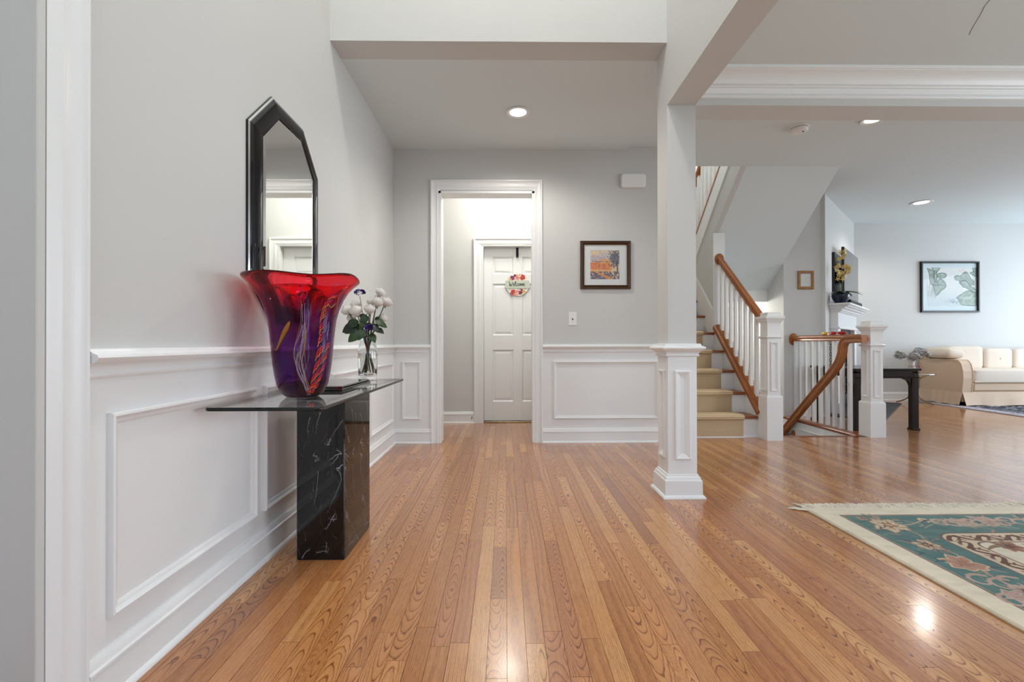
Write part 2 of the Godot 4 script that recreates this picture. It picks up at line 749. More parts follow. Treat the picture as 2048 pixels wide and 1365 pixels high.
	M.fringe = flat_mat(Color(0.94, 0.91, 0.85), 0.9)
	M.glow = flat_mat(Color(1, 1, 1), 0.5)
	M.glow.emission_enabled = true
	M.glow.emission = Color(1.0, 0.98, 0.94)
	M.glow.emission_energy_multiplier = 14.0
	M.globe = M.glow.duplicate()
	M.globe.emission_energy_multiplier = 32.0
	M.cane_red = flat_mat(Color(0.8, 0.13, 0.14), 0.1)
	M.cane_blue = flat_mat(Color(0.06, 0.08, 0.3), 0.1)
	M.cane_orange = flat_mat(Color(0.85, 0.42, 0.14), 0.1)
	M.cane_honey = flat_mat(Color(0.62, 0.4, 0.13), 0.1)
	M.cane_pale = flat_mat(Color(0.55, 0.6, 0.78), 0.1)
	M.cane_gold = flat_mat(Color(0.72, 0.5, 0.2), 0.1)


# ---------------------------------------------------------------- floor: one mesh for each board that shows

func board_mesh(st, x0, x1, z0, z1, tone, strip, off):
	# z0 is the near end; the grain runs along z
	var b = 0.0006
	var y = 0.0
	var v0 = (strip + 0.04) / 16.0
	var v1 = (strip + 0.96) / 16.0
	var u0 = off
	var u1 = off + (z0 - z1) / 1.5
	st.set_color(tone)
	var a = [Vector3(x0 + b, y, z0 - b), Vector3(x1 - b, y, z0 - b), Vector3(x1 - b, y, z1 + b), Vector3(x0 + b, y, z1 + b)]
	var e = [Vector3(x0, y - 0.0016, z0), Vector3(x1, y - 0.0016, z0), Vector3(x1, y - 0.0016, z1), Vector3(x0, y - 0.0016, z1)]
	quad(st, a[0], a[1], a[2], a[3], Vector3.UP, [Vector2(u0, v0), Vector2(u0, v1), Vector2(u1, v1), Vector2(u1, v0)])
	for k in 4:
		st.set_color(Color(tone.r * 0.35, tone.g * 0.28, tone.b * 0.25) if k % 2 == 0 else Color(tone.r * 0.6, tone.g * 0.52, tone.b * 0.48))
		var q = (k + 1) % 4
		quad(st, e[k], e[q], a[q], a[k], (e[k] + e[q]) / 2 - (a[0] + a[2]) / 2, [Vector2(u0, v0), Vector2(u0, v0), Vector2(u0, v0), Vector2(u0, v0)])


func blocked(x, z):
	# where no boards lie: outside the rooms, the stairs and the well of the basement stairs
	if x < -1.03 and z < -1.02:
		return true
	if z < -4.2 and z > -5.3 and x < 0.75:
		return x < -0.92
	if z < -4.36 and x < 3.43:
		return true
	if z < -5.62 and x < 3.95:
		return true
	return x - 3.95 < -(z + 5.62) and z < -5.62


func build_floor():
	var root = struct_root("floor", "oak strip floor laid lengthwise through hall and living room", "floor")
	var st = begin()
	for r in [[-1.3, -4.36, 9.6, 1.8], [-1.0, -5.4, 0.75, -4.36], [3.47, -7.2, 9.6, -4.36]]:
		box(st, Vector3(r[0], -0.16, r[1]), Vector3(r[2], -0.0022, r[3]))
	obj("subfloor", st, "gap_brown", root)
	var r = RandomNumberGenerator.new()
	r.seed = 41
	var list = []
	var w = 0.0572
	for i in 186:
		var x = -1.2 + i * w
		var z = 1.7 - r.randf() * 0.6
		while z > -7.1:
			var length = r.randf_range(0.3, 1.0) if r.randf() < 0.55 else r.randf_range(0.8, 1.7)
			var z1 = maxf(z - length, -7.1)
			var zc = z
			# cut the board where the floor ends
			var steps = int(ceil((z - z1) / 0.04))
			var start = -1.0
			for k in steps + 1:
				var t = maxf(z - k * 0.04, z1)
				var no = blocked(x + w * 0.5, t) or k == steps
				if not no and start < 0:
					start = k
				elif no and start >= 0:
					list.append([x, z - start * 0.04, t])
					start = -1.0
			zc = z1
			z = zc
	for b in list:
		# rough share of the picture
		var near_z = maxf(0.2, -b[1])
		var far_z = maxf(0.21, -b[2])
		var s = 0.0
		for k in 6:
			var d = lerpf(near_z, far_z, (k + 0.5) / 6.0)
			if d > 1.18 and b[0] / d < 1.13 and (b[0] > -0.98):
				s += (far_z - near_z) / 6.0 / pow(d, 3)
		b.append(s)
	list.sort_custom(func(p, q): return p[3] > q[3])
	var rest = begin()
	for i in list.size():
		var b = list[i]
		var k = r.randf_range(-1, 1)
		var tone = Color(0.535 + 0.075 * k, 0.232 + 0.045 * k, 0.079 + 0.02 * k)
		var h = r.randf()
		if h < 0.18:
			tone = Color(0.63, 0.31, 0.115)
		elif h < 0.36:
			tone = Color(0.47, 0.185, 0.07)
		elif h < 0.39:
			tone = Color(0.40, 0.165, 0.065)
		var strip = r.randi() % 16
		var off = r.randf()
		if i < 300:
			var one = begin()
			board_mesh(one, b[0], b[0] + w, b[1], b[2], tone, strip, off)
			obj("plank", one, "floor", root)
		else:
			board_mesh(rest, b[0], b[0] + w, b[1], b[2], tone, strip, off)
	tag(obj("far_planks", rest, "floor", root), "", "", "", "stuff")


# ---------------------------------------------------------------- walls and ceilings

func wall_boxes(called, label, boxes, mat = "wall"):
	var st = begin()
	for b in boxes:
		box(st, P(b[0], b[1], b[2]), P(b[3], b[4], b[5]))
	return struct(called, st, mat, label, "wall")


func build_walls():
	# boxes are x, y, depth to x, y, depth
	wall_boxes("wall_left", "tall pale grey wall behind the marble console", [[-1.16, 0, 1.02, -1.02, 5.3, 4.18], [-1.16, 2.27, -0.2, -1.02, 5.3, 1.02], [-1.16, 0, -1.7, -1.02, 5.3, -0.2]])
	wall_boxes("wall_back", "pale grey wall with doorway at the end of the hall", [[-1.16, 0, 4.18, -0.61, 2.8, 4.3], [-0.61, 2.286, 4.18, 0.262, 2.8, 4.3], [0.262, 0, 4.18, 1.45, 2.8, 4.3]])
	wall_boxes("wall_vestibule", "white lit wall around the panelled door beyond the doorway", [[-1.05, 0, 5.22, -0.275, 2.8, 5.4], [-0.275, 2.03, 5.22, 0.575, 2.8, 5.4], [0.575, 0, 5.22, 0.85, 2.8, 5.4], [-0.275, 0, 5.36, 0.575, 2.03, 5.4], [-1.05, 0, 4.3, -0.93, 2.8, 5.22], [0.73, 0, 4.3, 0.85, 2.8, 5.22]])
	wall_boxes("wall_stair", "grey wall closing the left side of the stair", [[1.33, 0, 4.3, 1.45, 5.4, 7.15]])
	wall_boxes("wall_stairwell_end", "pale wall at the far end of the stairwell", [[1.33, -2.6, 7.15, 3.54, 5.4, 7.27]])
	var st = begin()
	# the wall between the two flights, its top cut to the slope of the upper flight
	prism(st, [Vector2(5.28, -2.6), Vector2(7.15, -2.6), Vector2(7.15, 1.6), Vector2(5.99, 1.6), Vector2(5.28, 2.175)], Vector3(2.4004, 0, 0), Vector3(0, 0, -1), Vector3.UP, Vector3.RIGHT, 0.1146)
	box(st, P(2.41, -2.6, 4.42), P(2.515, -0.17, 5.28))
	struct("wall_between_flights", st, "wall", "grey wall rising between the two stair flights", "wall")
	wall_boxes("wall_well", "white wall on the right of the basement stairwell", [[3.42, -2.6, 5.62, 3.54, 2.74, 7.15]])
	wall_boxes("wall_well_side", "white wall under the level rail of the basement stairwell", [[3.42, -2.6, 4.42, 3.54, -0.17, 5.62]])
	wall_boxes("wall_well_front", "white wall under the floor edge between the newel posts", [[2.515, -2.6, 4.36, 3.54, -0.2, 4.42]])
	wall_boxes("wall_landing", "short pale grey wall carrying the small wooden picture frame", [[3.54, 0, 5.62, 3.95, 2.76, 5.74]])
	st = begin()
	box(st, Vector3(-0.05, 0, -0.12), Vector3(2.14, 2.8, 0), 0, Transform3D(Basis(Vector3.UP, PI / 4), P(3.95, 0, 5.62)))
	struct("wall_fireplace", st, "wall", "bright diagonal wall behind the corner fireplace", "wall")
	wall_boxes("wall_far", "bluish grey far wall behind the cream sofa", [[5.3, 0, 7.1, 9.62, 2.85, 7.22]])
	wall_boxes("wall_living", "living room wall with the wide window", [[9.5, 0, 2.68, 9.62, 0.4, 7.1], [9.5, 2.3, 2.68, 9.62, 2.85, 7.1], [9.5, 0.4, 2.68, 9.62, 2.3, 3.3], [9.5, 0.4, 6.5, 9.62, 2.3, 7.1]])
	wall_boxes("wall_living_front", "living room wall nearest the front room", [[5.4, 0, 2.68, 9.5, 2.85, 2.855]])
	wall_boxes("wall_right", "front room wall with a window", [[5.4, 0, -1.7, 5.52, 0.6, 2.68], [5.4, 2.1, -1.7, 5.52, 2.85, 2.68], [5.4, 0.6, -1.7, 5.52, 2.1, -0.5], [5.4, 0.6, 1.7, 5.52, 2.1, 2.68]])
	wall_boxes("wall_front", "front wall of the house behind the camera", [[-1.16, 0, -1.82, -0.75, 5.3, -1.7], [0.75, 0, -1.82, 2.2, 5.3, -1.7], [-0.75, 2.1, -1.82, 0.75, 3.0, -1.7], [-0.75, 4.5, -1.82, 0.75, 5.3, -1.7], [-0.75, 0, -1.82, 0.75, 0.4, -1.7], [2.2, 0, -1.82, 4.4, 0.6, -1.7], [2.2, 2.1, -1.82, 4.4, 2.85, -1.7], [4.4, 0, -1.82, 5.52, 2.85, -1.7]])
	wall_boxes("wall_above_hall", "white upper wall over the low hall ceiling", [[-1.02, 2.667, 2.68, 0.947, 5.3, 2.855]])
	wall_boxes("trim_beam", "pale boxed beam running forward from the column", [[0.947, 2.3, -1.7, 1.113, 5.3, 2.68]])
	tag(get_node("trim_beam"), "", "beam")
	wall_boxes("trim_header", "wide boxed header beam over the living room opening", [[0.947, 2.3, 2.68, 5.4, 2.85, 2.855], [0.947, 2.8, 2.68, 1.113, 5.3, 2.855]])
	tag(get_node("trim_header"), "", "beam")


func build_ceilings():
	var st = begin()
	box(st, P(-1.16, 2.667, 2.855), P(1.12, 2.8, 5.4))
	struct("ceiling_hall", st, "ceiling", "low grey ceiling over the passage with one downlight", "ceiling")
	st = begin()
	# the living room ceiling
	var a = P(1.12, 2.667, 2.855)
	for r in [[1.12, 2.855, 9.62, 4.66], [3.42, 4.66, 9.62, 7.22], [1.12, 4.66, 1.45, 7.22]]:
		var y0 = 2.667 + (r[1] - 2.855) * 0.0219
		var y1 = 2.667 + (r[3] - 2.855) * 0.0219
		prism(st, [Vector2(r[1], y0), Vector2(r[3], y1), Vector2(r[3], y1 + 0.2), Vector2(r[1], y0 + 0.2)], Vector3(r[0], 0, 0), Vector3(0, 0, -1), Vector3.UP, Vector3.RIGHT, r[2] - r[0])
	struct("ceiling_living", st, "ceiling", "plain pale ceiling over the stair hall and living room", "ceiling")
	st = begin()
	box(st, P(1.113, 2.474, -1.7), P(5.4, 2.62, 2.68))
	var c = struct("ceiling_front", st, "ceiling", "pale ceiling of the front room with a hairline crack", "ceiling")
	st = begin()
	tube(st, [P(2.19, 2.4738, 2.0), P(2.235, 2.4738, 2.11), P(2.27, 2.4738, 2.16), P(2.33, 2.4738, 2.26), P(2.365, 2.4738, 2.31)], 0.0011, 5)
	tag(obj("crack", st, "gap_brown", c), "fine dark crack line")
	st = begin()
	box(st, P(-1.16, 5.3, -1.82), P(1.113, 5.42, 2.855))
	struct("ceiling_foyer", st, "ceiling", "high ceiling of the two storey entrance", "ceiling")
	st = begin()
	box(st, P(1.33, 5.4, 3.3), P(3.6, 5.5, 7.27))
	box(st, P(1.33, 2.9, 3.2), P(3.6, 5.4, 3.3))
	box(st, P(1.33, 2.9, 3.3), P(1.45, 5.4, 4.3))
	box(st, P(3.42, 2.93, 3.3), P(3.6, 5.4, 7.15))
	box(st, P(1.45, 2.78, 3.3), P(3.42, 3.045, 4.64))
	struct("ceiling_upstairs", st, "ceiling", "upper stairwell shell seen past the upper railing", "ceiling")


# ---------------------------------------------------------------- trims

func V2(list):
	var o = PackedVector2Array()
	for i in range(0, list.size(), 2):
		o.append(Vector2(list[i], list[i + 1]))
	return o


func casing_profile():
	return V2([0, 0, 0, 0.022, 0.004, 0.026, 0.012, 0.026, 0.017, 0.02, 0.024, 0.016, 0.05, 0.013, 0.056, 0.016, 0.062, 0.017, 0.068, 0.013, 0.082, 0.011, 0.09, 0.007, 0.09, 0])


func rail_profile():
	return V2([0, 0, 0, 0.01, 0.006, 0.015, 0.012, 0.015, 0.017, 0.01, 0.03, 0.012, 0.036, 0.017, 0.04, 0.028, 0.046, 0.037, 0.053, 0.041, 0.06, 0.038, 0.064, 0.027, 0.069, 0.021, 0.075, 0.019, 0.075, 0])


func base_profile():
	return V2([0, 0, 0, 0.026, 0.006, 0.026, 0.013, 0.022, 0.018, 0.016, 0.096, 0.016, 0.098, 0.02, 0.104, 0.02, 0.108, 0.014, 0.12, 0.012, 0.13, 0.006, 0.13, 0])


func panel_profile():
	return V2([0, 0, 0, 0.011, 0.003, 0.016, 0.009, 0.017, 0.014, 0.013, 0.018, 0.008, 0.025, 0.007, 0.03, 0.003, 0.03, 0])


func panel_on(parent, o, u, n, x0, y0, x1, y1):
	var st = begin()
	frame(st, rect2(x0, y0, x1, y1), o, u, Vector3.UP, n, panel_profile())
	return obj("panel_moulding", st, "trim", parent)


func build_trims():
	var L = Vector3(-1.02, 0, 0)
	var X = Vector3.RIGHT
	var Z = Vector3(0, 0, -1)
	var U = Vector3.UP
	# painted dado below the chair rails: thin boards carrying the picture-frame mouldings
	var st = begin()
	box(st, P(-1.02, 0, 1.1), P(-1.017, 0.83, 4.18))
	var dado = struct("trim_1", st, "trim", "white panelled wainscot along the left wall", "wainscot")
	for p in [[1.185, 1.875], [1.935, 2.62], [2.68, 3.375], [3.435, 4.125]]:
		panel_on(dado, Vector3(-1.017, 0, 0), Z, X, p[0], 0.205, p[1], 0.728)
	st = begin()
	box(st, P(-1.02, 0, 4.18), P(-0.68, 0.83, 4.177))
	box(st, P(0.332, 0, 4.18), P(1.45, 0.83, 4.177))
	dado = struct("trim_2", st, "trim", "white panelled wainscot on both sides of the doorway", "wainscot")
	panel_on(dado, P(0, 0, 4.177), X, -Z, -0.94, 0.215, -0.772, 0.74)
	panel_on(dado, P(0, 0, 4.177), X, -Z, 0.43, 0.215, 1.385, 0.74)
	st = begin()
	run_along(st, rail_profile(), P(-1.02, 0.818, 1.119), P(-1.02, 0.818, 4.18), U, X)
	struct("trim_3", st, "trim", "white chair rail running along the left wall", "chair rail")
	st = begin()
	run_along(st, rail_profile(), P(-1.02, 0.818, 4.18), P(-0.68, 0.818, 4.18), U, -Z)
	run_along(st, rail_profile(), P(0.332, 0.818, 4.18), P(1.45, 0.818, 4.18), U, -Z)
	struct("trim_4", st, "trim", "white chair rail on the wall beside the doorway", "chair rail")
	for b in [["baseboard_left", "white baseboard under the left wall wainscot", [[P(-1.017, 0, 1.119), P(-1.017, 0, 4.18), X]]],
			["baseboard_back", "white baseboard on both sides of the doorway", [[P(-1.02, 0, 4.177), P(-0.68, 0, 4.177), -Z], [P(0.332, 0, 4.177), P(1.45, 0, 4.177), -Z]]],
			["baseboard_vestibule", "white baseboard left of the far panelled door", [[P(-0.93, 0, 5.22), P(-0.365, 0, 5.22), -Z], [P(-0.93, 0, 4.3), P(-0.93, 0, 5.22), X]]],
			["baseboard_landing", "white baseboard below the small wooden frame", [[P(3.56, 0, 5.62), P(3.95, 0, 5.62), -Z]]],
			["baseboard_far", "white baseboard along the far wall behind the sofa", [[P(5.43, 0, 7.1), P(9.5, 0, 7.1), -Z]]]]:
		st = begin()
		for s in b[2]:
			run_along(st, base_profile(), s[0], s[1], U, s[2])
		struct(b[0], st, "trim", b[1], "baseboard")
	# doorways
	var d = struct_root("door_1", "tall white cased doorway at the end of the hall", "doorway")
	st = begin()
	frame(st, [Vector2(-0.68, 0), Vector2(-0.68, 2.384), Vector2(0.332, 2.384), Vector2(0.332, 0)], P(0, 0, 4.18), X, U, -Z, casing_profile(), false)
	obj("casing", st, "trim", d)
	st = begin()
	box(st, P(-0.61, 0, 4.165), P(-0.585, 2.286, 4.315), 0.002)
	box(st, P(0.237, 0, 4.165), P(0.262, 2.286, 4.315), 0.002)
	box(st, P(-0.61, 2.262, 4.165), P(0.262, 2.286, 4.315), 0.002)
	obj("jamb", st, "trim", d)
	d = struct_root("door_2", "white six panel door seen through the doorway", "door")
	st = begin()
	frame(st, [Vector2(-0.365, 0), Vector2(-0.365, 2.095), Vector2(0.665, 2.095), Vector2(0.665, 0)], P(0, 0, 5.22), X, U, -Z, casing_profile(), false)
	obj("casing", st, "trim", d)
	st = begin()
	box(st, P(-0.275, 0, 5.21), P(-0.255, 2.03, 5.355), 0.002)
	box(st, P(0.555, 0, 5.21), P(0.575, 2.03, 5.355), 0.002)
	box(st, P(-0.275, 2.005, 5.21), P(0.575, 2.03, 5.355), 0.002)
	obj("jamb", st, "trim", d)
	st = begin()
	box(st, P(-0.253, 0.012, 5.318), P(0.553, 2.003, 5.34))
	var xs = [-0.253, -0.155, 0.086, 0.186, 0.427, 0.553]
	for k in 3:
		box(st, P(xs[k * 2], 0.012, 5.3), P(xs[k * 2 + 1], 2.003, 5.32), 0.002)
	var ys = [0.012, 0.231, 0.827, 0.994, 1.59, 1.697, 1.9, 2.003]
	for k in 4:
		for c in 2:
			box(st, P(xs[c * 2 + 1], ys[k * 2], 5.3), P(xs[c * 2 + 2], ys[k * 2 + 1], 5.32))
	obj("door_leaf", st, "trim", d)
	for k in 3:
		for c in 2:
			st = begin()
			frame(st, rect2(xs[c * 2 + 1], ys[k * 2 + 1], xs[c * 2 + 2], ys[k * 2 + 2]), P(0, 0, 5.318), X, U, -Z, V2([0, 0, 0, 0.018, 0.006, 0.012, 0.012, 0.004, 0.016, 0.003, 0.04, 0.013, 0.04, 0]))
			box(st, P(xs[c * 2 + 1] + 0.04, ys[k * 2 + 1] + 0.04, 5.318), P(xs[c * 2 + 2] - 0.04, ys[k * 2 + 2] - 0.04, 5.305))
			obj("door_panel", st, "trim", d)
	st = begin()
	box(st, P(-0.255, 0, 5.23), P(0.555, 0.01, 5.36), 0.003)
	tag(obj("threshold", st, "gold", d), "pale brass threshold strip")
	d = struct_root("door_3", "white cased opening at the near end of the left wall", "doorway")
	st = begin()
	frame(st, [Vector2(1.117, 0), Vector2(1.117, 2.36), Vector2(-0.29, 2.36), Vector2(-0.29, 0)], L, Z, U, X, casing_profile(), false)
	obj("casing", st, "trim", d)
	st = begin()
	box(st, P(-1.2, 0, 1.005), P(-1.012, 2.28, 1.025), 0.002)
	box(st, P(-1.2, 0, -0.2), P(-1.012, 2.28, -0.18), 0.002)
	box(st, P(-1.2, 2.26, -0.2), P(-1.012, 2.28, 1.02), 0.002)
	obj("jamb", st, "wall", d)
	st = begin()
	box(st, P(-1.2, 0.005, -0.19), P(-1.165, 2.27, 1.01), 0.003)
	obj("door_leaf", st, "trim", d)
	# crown on the header
	st = begin()
	run_along(st, V2([0, 0, 0, 0.01, 0.004, 0.016, 0.01, 0.018, 0.016, 0.014, 0.02, 0.014, 0.021, 0.022, 0.048, 0.03, 0.05, 0.038, 0.056, 0.042, 0.062, 0.038, 0.064, 0.046, 0.07, 0.05, 0.078, 0.053, 0.088, 0.06, 0.1, 0.072, 0.11, 0.088, 0.116, 0.104, 0.12, 0.104, 0.121, 0.112, 0.137, 0.114, 0.137, 0]), P(1.113, 2.337, 2.68), P(5.4, 2.337, 2.68), U, -Z)
	struct("trim_5", st, "trim", "white crown moulding across the top of the header beam", "crown moulding")


func window(called, label, c, right, out, w, h, cols, rows):
	var o = struct_root(called, label, "window")
	var U = Vector3.UP
	var st = begin()
	frame(st, rect2(-w / 2 - 0.08, -h / 2 - 0.08, w / 2 + 0.08, h / 2 + 0.08), c - out * 0.06, right, U, -out, casing_profile())
	frame(st, rect2(-w / 2, -h / 2, w / 2, h / 2), c - out * 0.03, right, U, out, V2([0, 0, 0, 0.09, 0.05, 0.09, 0.05, 0]))
	obj("window_frame", st, "trim", o)
	st = begin()
	prism(st, rect2(-w / 2, -h / 2, w / 2, h / 2), c, right, U, out, 0.004)
	obj("pane", st, "pane", o)
	for k in range(1, cols):
		st = begin()
		var x = -w / 2 + w * k / cols
		prism(st, rect2(x - 0.012, -h / 2, x + 0.012, h / 2), c - out * 0.01, right, U, out, 0.03)
		obj("muntin", st, "trim", o)
	for k in range(1, rows):
		st = begin()
		var y = -h / 2 + h * k / rows
		prism(st, rect2(-w / 2, y - 0.012, w / 2, y + 0.012), c - out * 0.01, right, U, out, 0.03)
		obj("muntin", st, "trim", o)


func build_windows():
	window("window_1", "upper window over the entrance behind the camera", Vector3(0, 3.75, 1.76), Vector3.RIGHT, Vector3(0, 0, 1), 1.5, 1.5, 3, 2)
	window("window_2", "glazed entrance behind the camera", Vector3(0, 1.25, 1.76), Vector3.RIGHT, Vector3(0, 0, 1), 1.5, 1.7, 3, 3)
	window("window_3", "front room window behind the camera", Vector3(3.3, 1.35, 1.76), Vector3.RIGHT, Vector3(0, 0, 1), 2.2, 1.5, 4, 2)
	window("window_4", "front room window in the right wall", Vector3(5.46, 1.35, -0.6), Vector3(0, 0, 1), Vector3(1, 0, 0), 2.2, 1.5, 4, 2)
	window("window_5", "wide living room window in the right wall", Vector3(9.56, 1.35, -4.9), Vector3(0, 0, 1), Vector3(1, 0, 0), 3.2, 1.9, 5, 2)


# ---------------------------------------------------------------- square posts

func square_lathe(st, cx, cz, prof, dx = 0.0):
	# profile points: half width, height
	for i in prof.size() - 1:
		var a = prof[i]
		var b = prof[i + 1]
		for k in 4:
			var d = Vector3(0, 0, 1).rotated(Vector3.UP, k * PI / 2)
			var s = Vector3(1, 0, 0).rotated(Vector3.UP, k * PI / 2)
			var w0 = a.x + (dx if k % 2 == 0 else 0.0)
			var w1 = b.x + (dx if k % 2 == 0 else 0.0)
			var e0 = a.x + (dx if k % 2 == 1 else 0.0)
			var e1 = b.x + (dx if k % 2 == 1 else 0.0)
			var c = Vector3(cx, 0, cz)
			var out = d * (b.y - a.y) + Vector3.UP * (a.x - b.x)
			quad(st, c + d * e0 - s * w0 + Vector3.UP * a.y, c + d * e0 + s * w0 + Vector3.UP * a.y, c + d * e1 + s * w1 + Vector3.UP * b.y, c + d * e1 - s * w1 + Vector3.UP * b.y, out)
	for e in [[prof[0], -1], [prof[prof.size() - 1], 1]]:
		var w = e[0].x
		if w > 0.0001:
			var y = e[0].y
			quad(st, Vector3(cx - w - dx, y, cz - w), Vector3(cx + w + dx, y, cz - w), Vector3(cx + w + dx, y, cz + w), Vector3(cx - w - dx, y, cz + w), Vector3(0, e[1], 0))


func post_panels(parent, cx, cz, hx, hz, w, y0, y1, q = 1.0):
	for k in 4:
		var n = Vector3(0, 0, 1).rotated(Vector3.UP, k * PI / 2)
		var u = Vector3(1, 0, 0).rotated(Vector3.UP, k * PI / 2)
		var st = begin()
		frame(st, rect2(-w / 2, y0, w / 2, y1), Vector3(cx, 0, cz) + n * (hz if k % 2 == 0 else hx), u, Vector3.UP, n, V2([0, 0, 0, 0.009, 0.003 * q, 0.013, 0.008 * q, 0.013, 0.012 * q, 0.008, 0.017 * q, 0.006, 0.022 * q, 0.002, 0.022 * q, 0]))
		obj("panel_moulding", st, "trim", parent)


func build_column():
	var c = tag(thing("column", "white square column with panelled pedestal standing in the hall opening", "column"), "", "", "", "structure")
	var cx = 1.031
	var cz = -2.7675
	var st = begin()
	box(st, P(0.947, 0.86, 2.68), P(1.115, 2.3, 2.855), 0.001)
	obj("shaft", st, "wall", c)
	st = begin()
	box(st, P(0.946, 0, 2.679), P(1.116, 0.86, 2.856), 0.001)
	obj("pedestal", st, "trim", c)
	st = begin()
	square_lathe(st, cx, cz, V2([0.085, 0.822, 0.094, 0.824, 0.098, 0.829, 0.098, 0.834, 0.093, 0.838, 0.096, 0.845, 0.101, 0.852, 0.113, 0.858, 0.122, 0.866, 0.126, 0.873, 0.123, 0.88, 0.112, 0.885, 0.106, 0.888, 0.104, 0.899, 0.085, 0.9]))
	obj("cap_moulding", st, "trim", c)
	st = begin()
	square_lathe(st, cx, cz, V2([0.124, 0, 0.124, 0.006, 0.119, 0.015, 0.11, 0.019, 0.109, 0.096, 0.108, 0.103, 0.103, 0.106, 0.1, 0.12, 0.093, 0.126, 0.092, 0.134, 0.086, 0.137]))
	obj("plinth", st, "trim", c)
	post_panels(c, cx, cz, 0.085, 0.0885, 0.094, 0.222, 0.742, 1.5)


func newel(called, label, cx, cz, h, s = 1.0):
	var c = thing(called, label, "newel post")
	var st = begin()
	var bt = h - 0.775
	square_lathe(st, cx, cz, V2([0.074 * s, 0, 0.074 * s, bt - 0.012, 0.07 * s, bt, 0.062 * s, bt + 0.005]))
	obj("base", st, "trim", c)
	st = begin()
	square_lathe(st, cx, cz, V2([0.0595, bt, 0.0595, h - 0.23]))
	obj("shaft", st, "trim", c)
	post_panels(c, cx, cz, 0.0595, 0.0595, 0.07, bt + 0.045, h - 0.275)
	st = begin()
	square_lathe(st, cx, cz, V2([0.06, h - 0.245, 0.069, h - 0.24, 0.075, h - 0.232, 0.075, h - 0.226, 0.062, h - 0.22]))
	obj("collar", st, "trim", c)
	st = begin()
	square_lathe(st, cx, cz, V2([0.06, h - 0.225, 0.06, h - 0.085]))
	obj("neck", st, "trim", c)
	st = begin()
	square_lathe(st, cx, cz, V2([0.06, h - 0.1, 0.066, h - 0.096, 0.068, h - 0.086, 0.076, h - 0.08, 0.079, h - 0.068, 0.087, h - 0.06, 0.089, h - 0.045, 0.086, h - 0.038, 0.062, h - 0.034, 0.06, h - 0.008, 0.056, h]))
	obj("cap", st, "trim", c)
	return c


# ---------------------------------------------------------------- lamps

func downlight(label, at, r, energy, angle = 78.0):
	var o = thing("recessed_ceiling_light", label, "ceiling light", at, "recessed downlights")
	var st = begin()
	lathe(st, V2([r, 0.0, r * 1.45, -0.001, r * 1.5, -0.006, r * 1.42, -0.009, r * 1.05, -0.006, r, 0.0]), Vector3.ZERO, 32)
	obj("trim_ring", st, "plastic", o)
	st = begin()
	lathe(st, V2([0.0001, -0.004, r * 0.7, -0.004, r, -0.002]), Vector3.ZERO, 32)
	obj("lamp_lens", st, "glow", o)
	var l = SpotLight3D.new()
	l.name = "light"
	l.position = Vector3(0, -0.03, 0)
	l.rotation_degrees = Vector3(-90, 0, 0)
	l.spot_angle = angle
	l.spot_angle_attenuation = 0.6
	l.spot_range = 12.0
	l.spot_attenuation = 2.0
	l.light_energy = energy
	l.light_size = r
	l.light_color = Color(1.0, 0.975, 0.94)
	l.shadow_enabled = true
	o.add_child(l, true)
	return o


func globe(label, at, r, energy):
	var o = thing("ceiling_globe_lamp", label, "ceiling light", at)
	var st = begin()
	lathe(st, V2([0.001, 0.0, r * 0.7, 0.0, r * 0.7, -0.025, 0.001, -0.025]), Vector3.ZERO, 24)
	obj("lamp_base", st, "brass", o)
	st = begin()
	lathe(st, V2([r * 0.6, -0.025, r, -0.06, r * 0.95, -0.1, r * 0.6, -0.14, 0.001, -0.16]), Vector3.ZERO, 24)
	obj("lamp_shade", st, "globe", o)
	var l = OmniLight3D.new()
	l.name = "light"
	l.position = Vector3(0, -0.09, 0)
	l.omni_range = 12.0
	l.omni_attenuation = 2.0
	l.light_energy = energy
	l.light_size = r * 0.8
	l.light_color = Color(1.0, 0.985, 0.96)
	l.shadow_enabled = true
	o.add_child(l, true)
	return o


func build_lamps():
	downlight("round recessed downlight in the low hall ceiling", P(0.095, 2.667, 3.5), 0.062, 1.6)
	downlight("recessed downlight in the living room ceiling over the sofa side", P(5.43, 2.7325, 5.93), 0.08, 2.2)
	downlight("small recessed downlight just behind the header beam", P(2.93, 2.683, 3.62), 0.06, 1.0)
	globe("round white ceiling lamp in the vestibule before the panelled door", P(0.02, 2.667, 4.86), 0.13, 0.72)
	globe("added unseen lamp under the stair landing, brightening the basement stairwell", P(2.97, 1.44, 6.55), 0.1, 0.62)  # added out of sight to brighten the stairwell walls and soffit
	globe("ceiling lamp above the upper stair", P(2.4, 5.4, 5.6), 0.15, 6.0)
	globe("added lamp out of view over the two storey entrance, lighting the upper wall", P(0.0, 5.3, 1.3), 0.2, 5.0)  # added fill, set where it lights the wall over the hall


# ---------------------------------------------------------------- stairs

func handrail_profile():
	return V2([-0.02, 0, -0.025, 0.01, -0.021, 0.024, -0.031, 0.036, -0.031, 0.052, -0.022, 0.064, -0.01, 0.068, 0.01, 0.068, 0.022, 0.064, 0.031, 0.052, 0.031, 0.036, 0.021, 0.024, 0.025, 0.01, 0.02, 0, -0.02, 0])


func rail_path(st, x, pts, prof):
	# a rail in the plane x, points (depth, height)
	var S = []
	for i in pts.size():
		var d = (pts[mini(i + 1, pts.size() - 1)] - pts[maxi(i - 1, 0)]).normalized()
		var n = Vector3(0, d.x, d.y)
		if n.y < 0:
			n = -n
		S.append([P(x, pts[i].y, pts[i].x), Vector3.RIGHT, n])
	mould(st, prof, S)


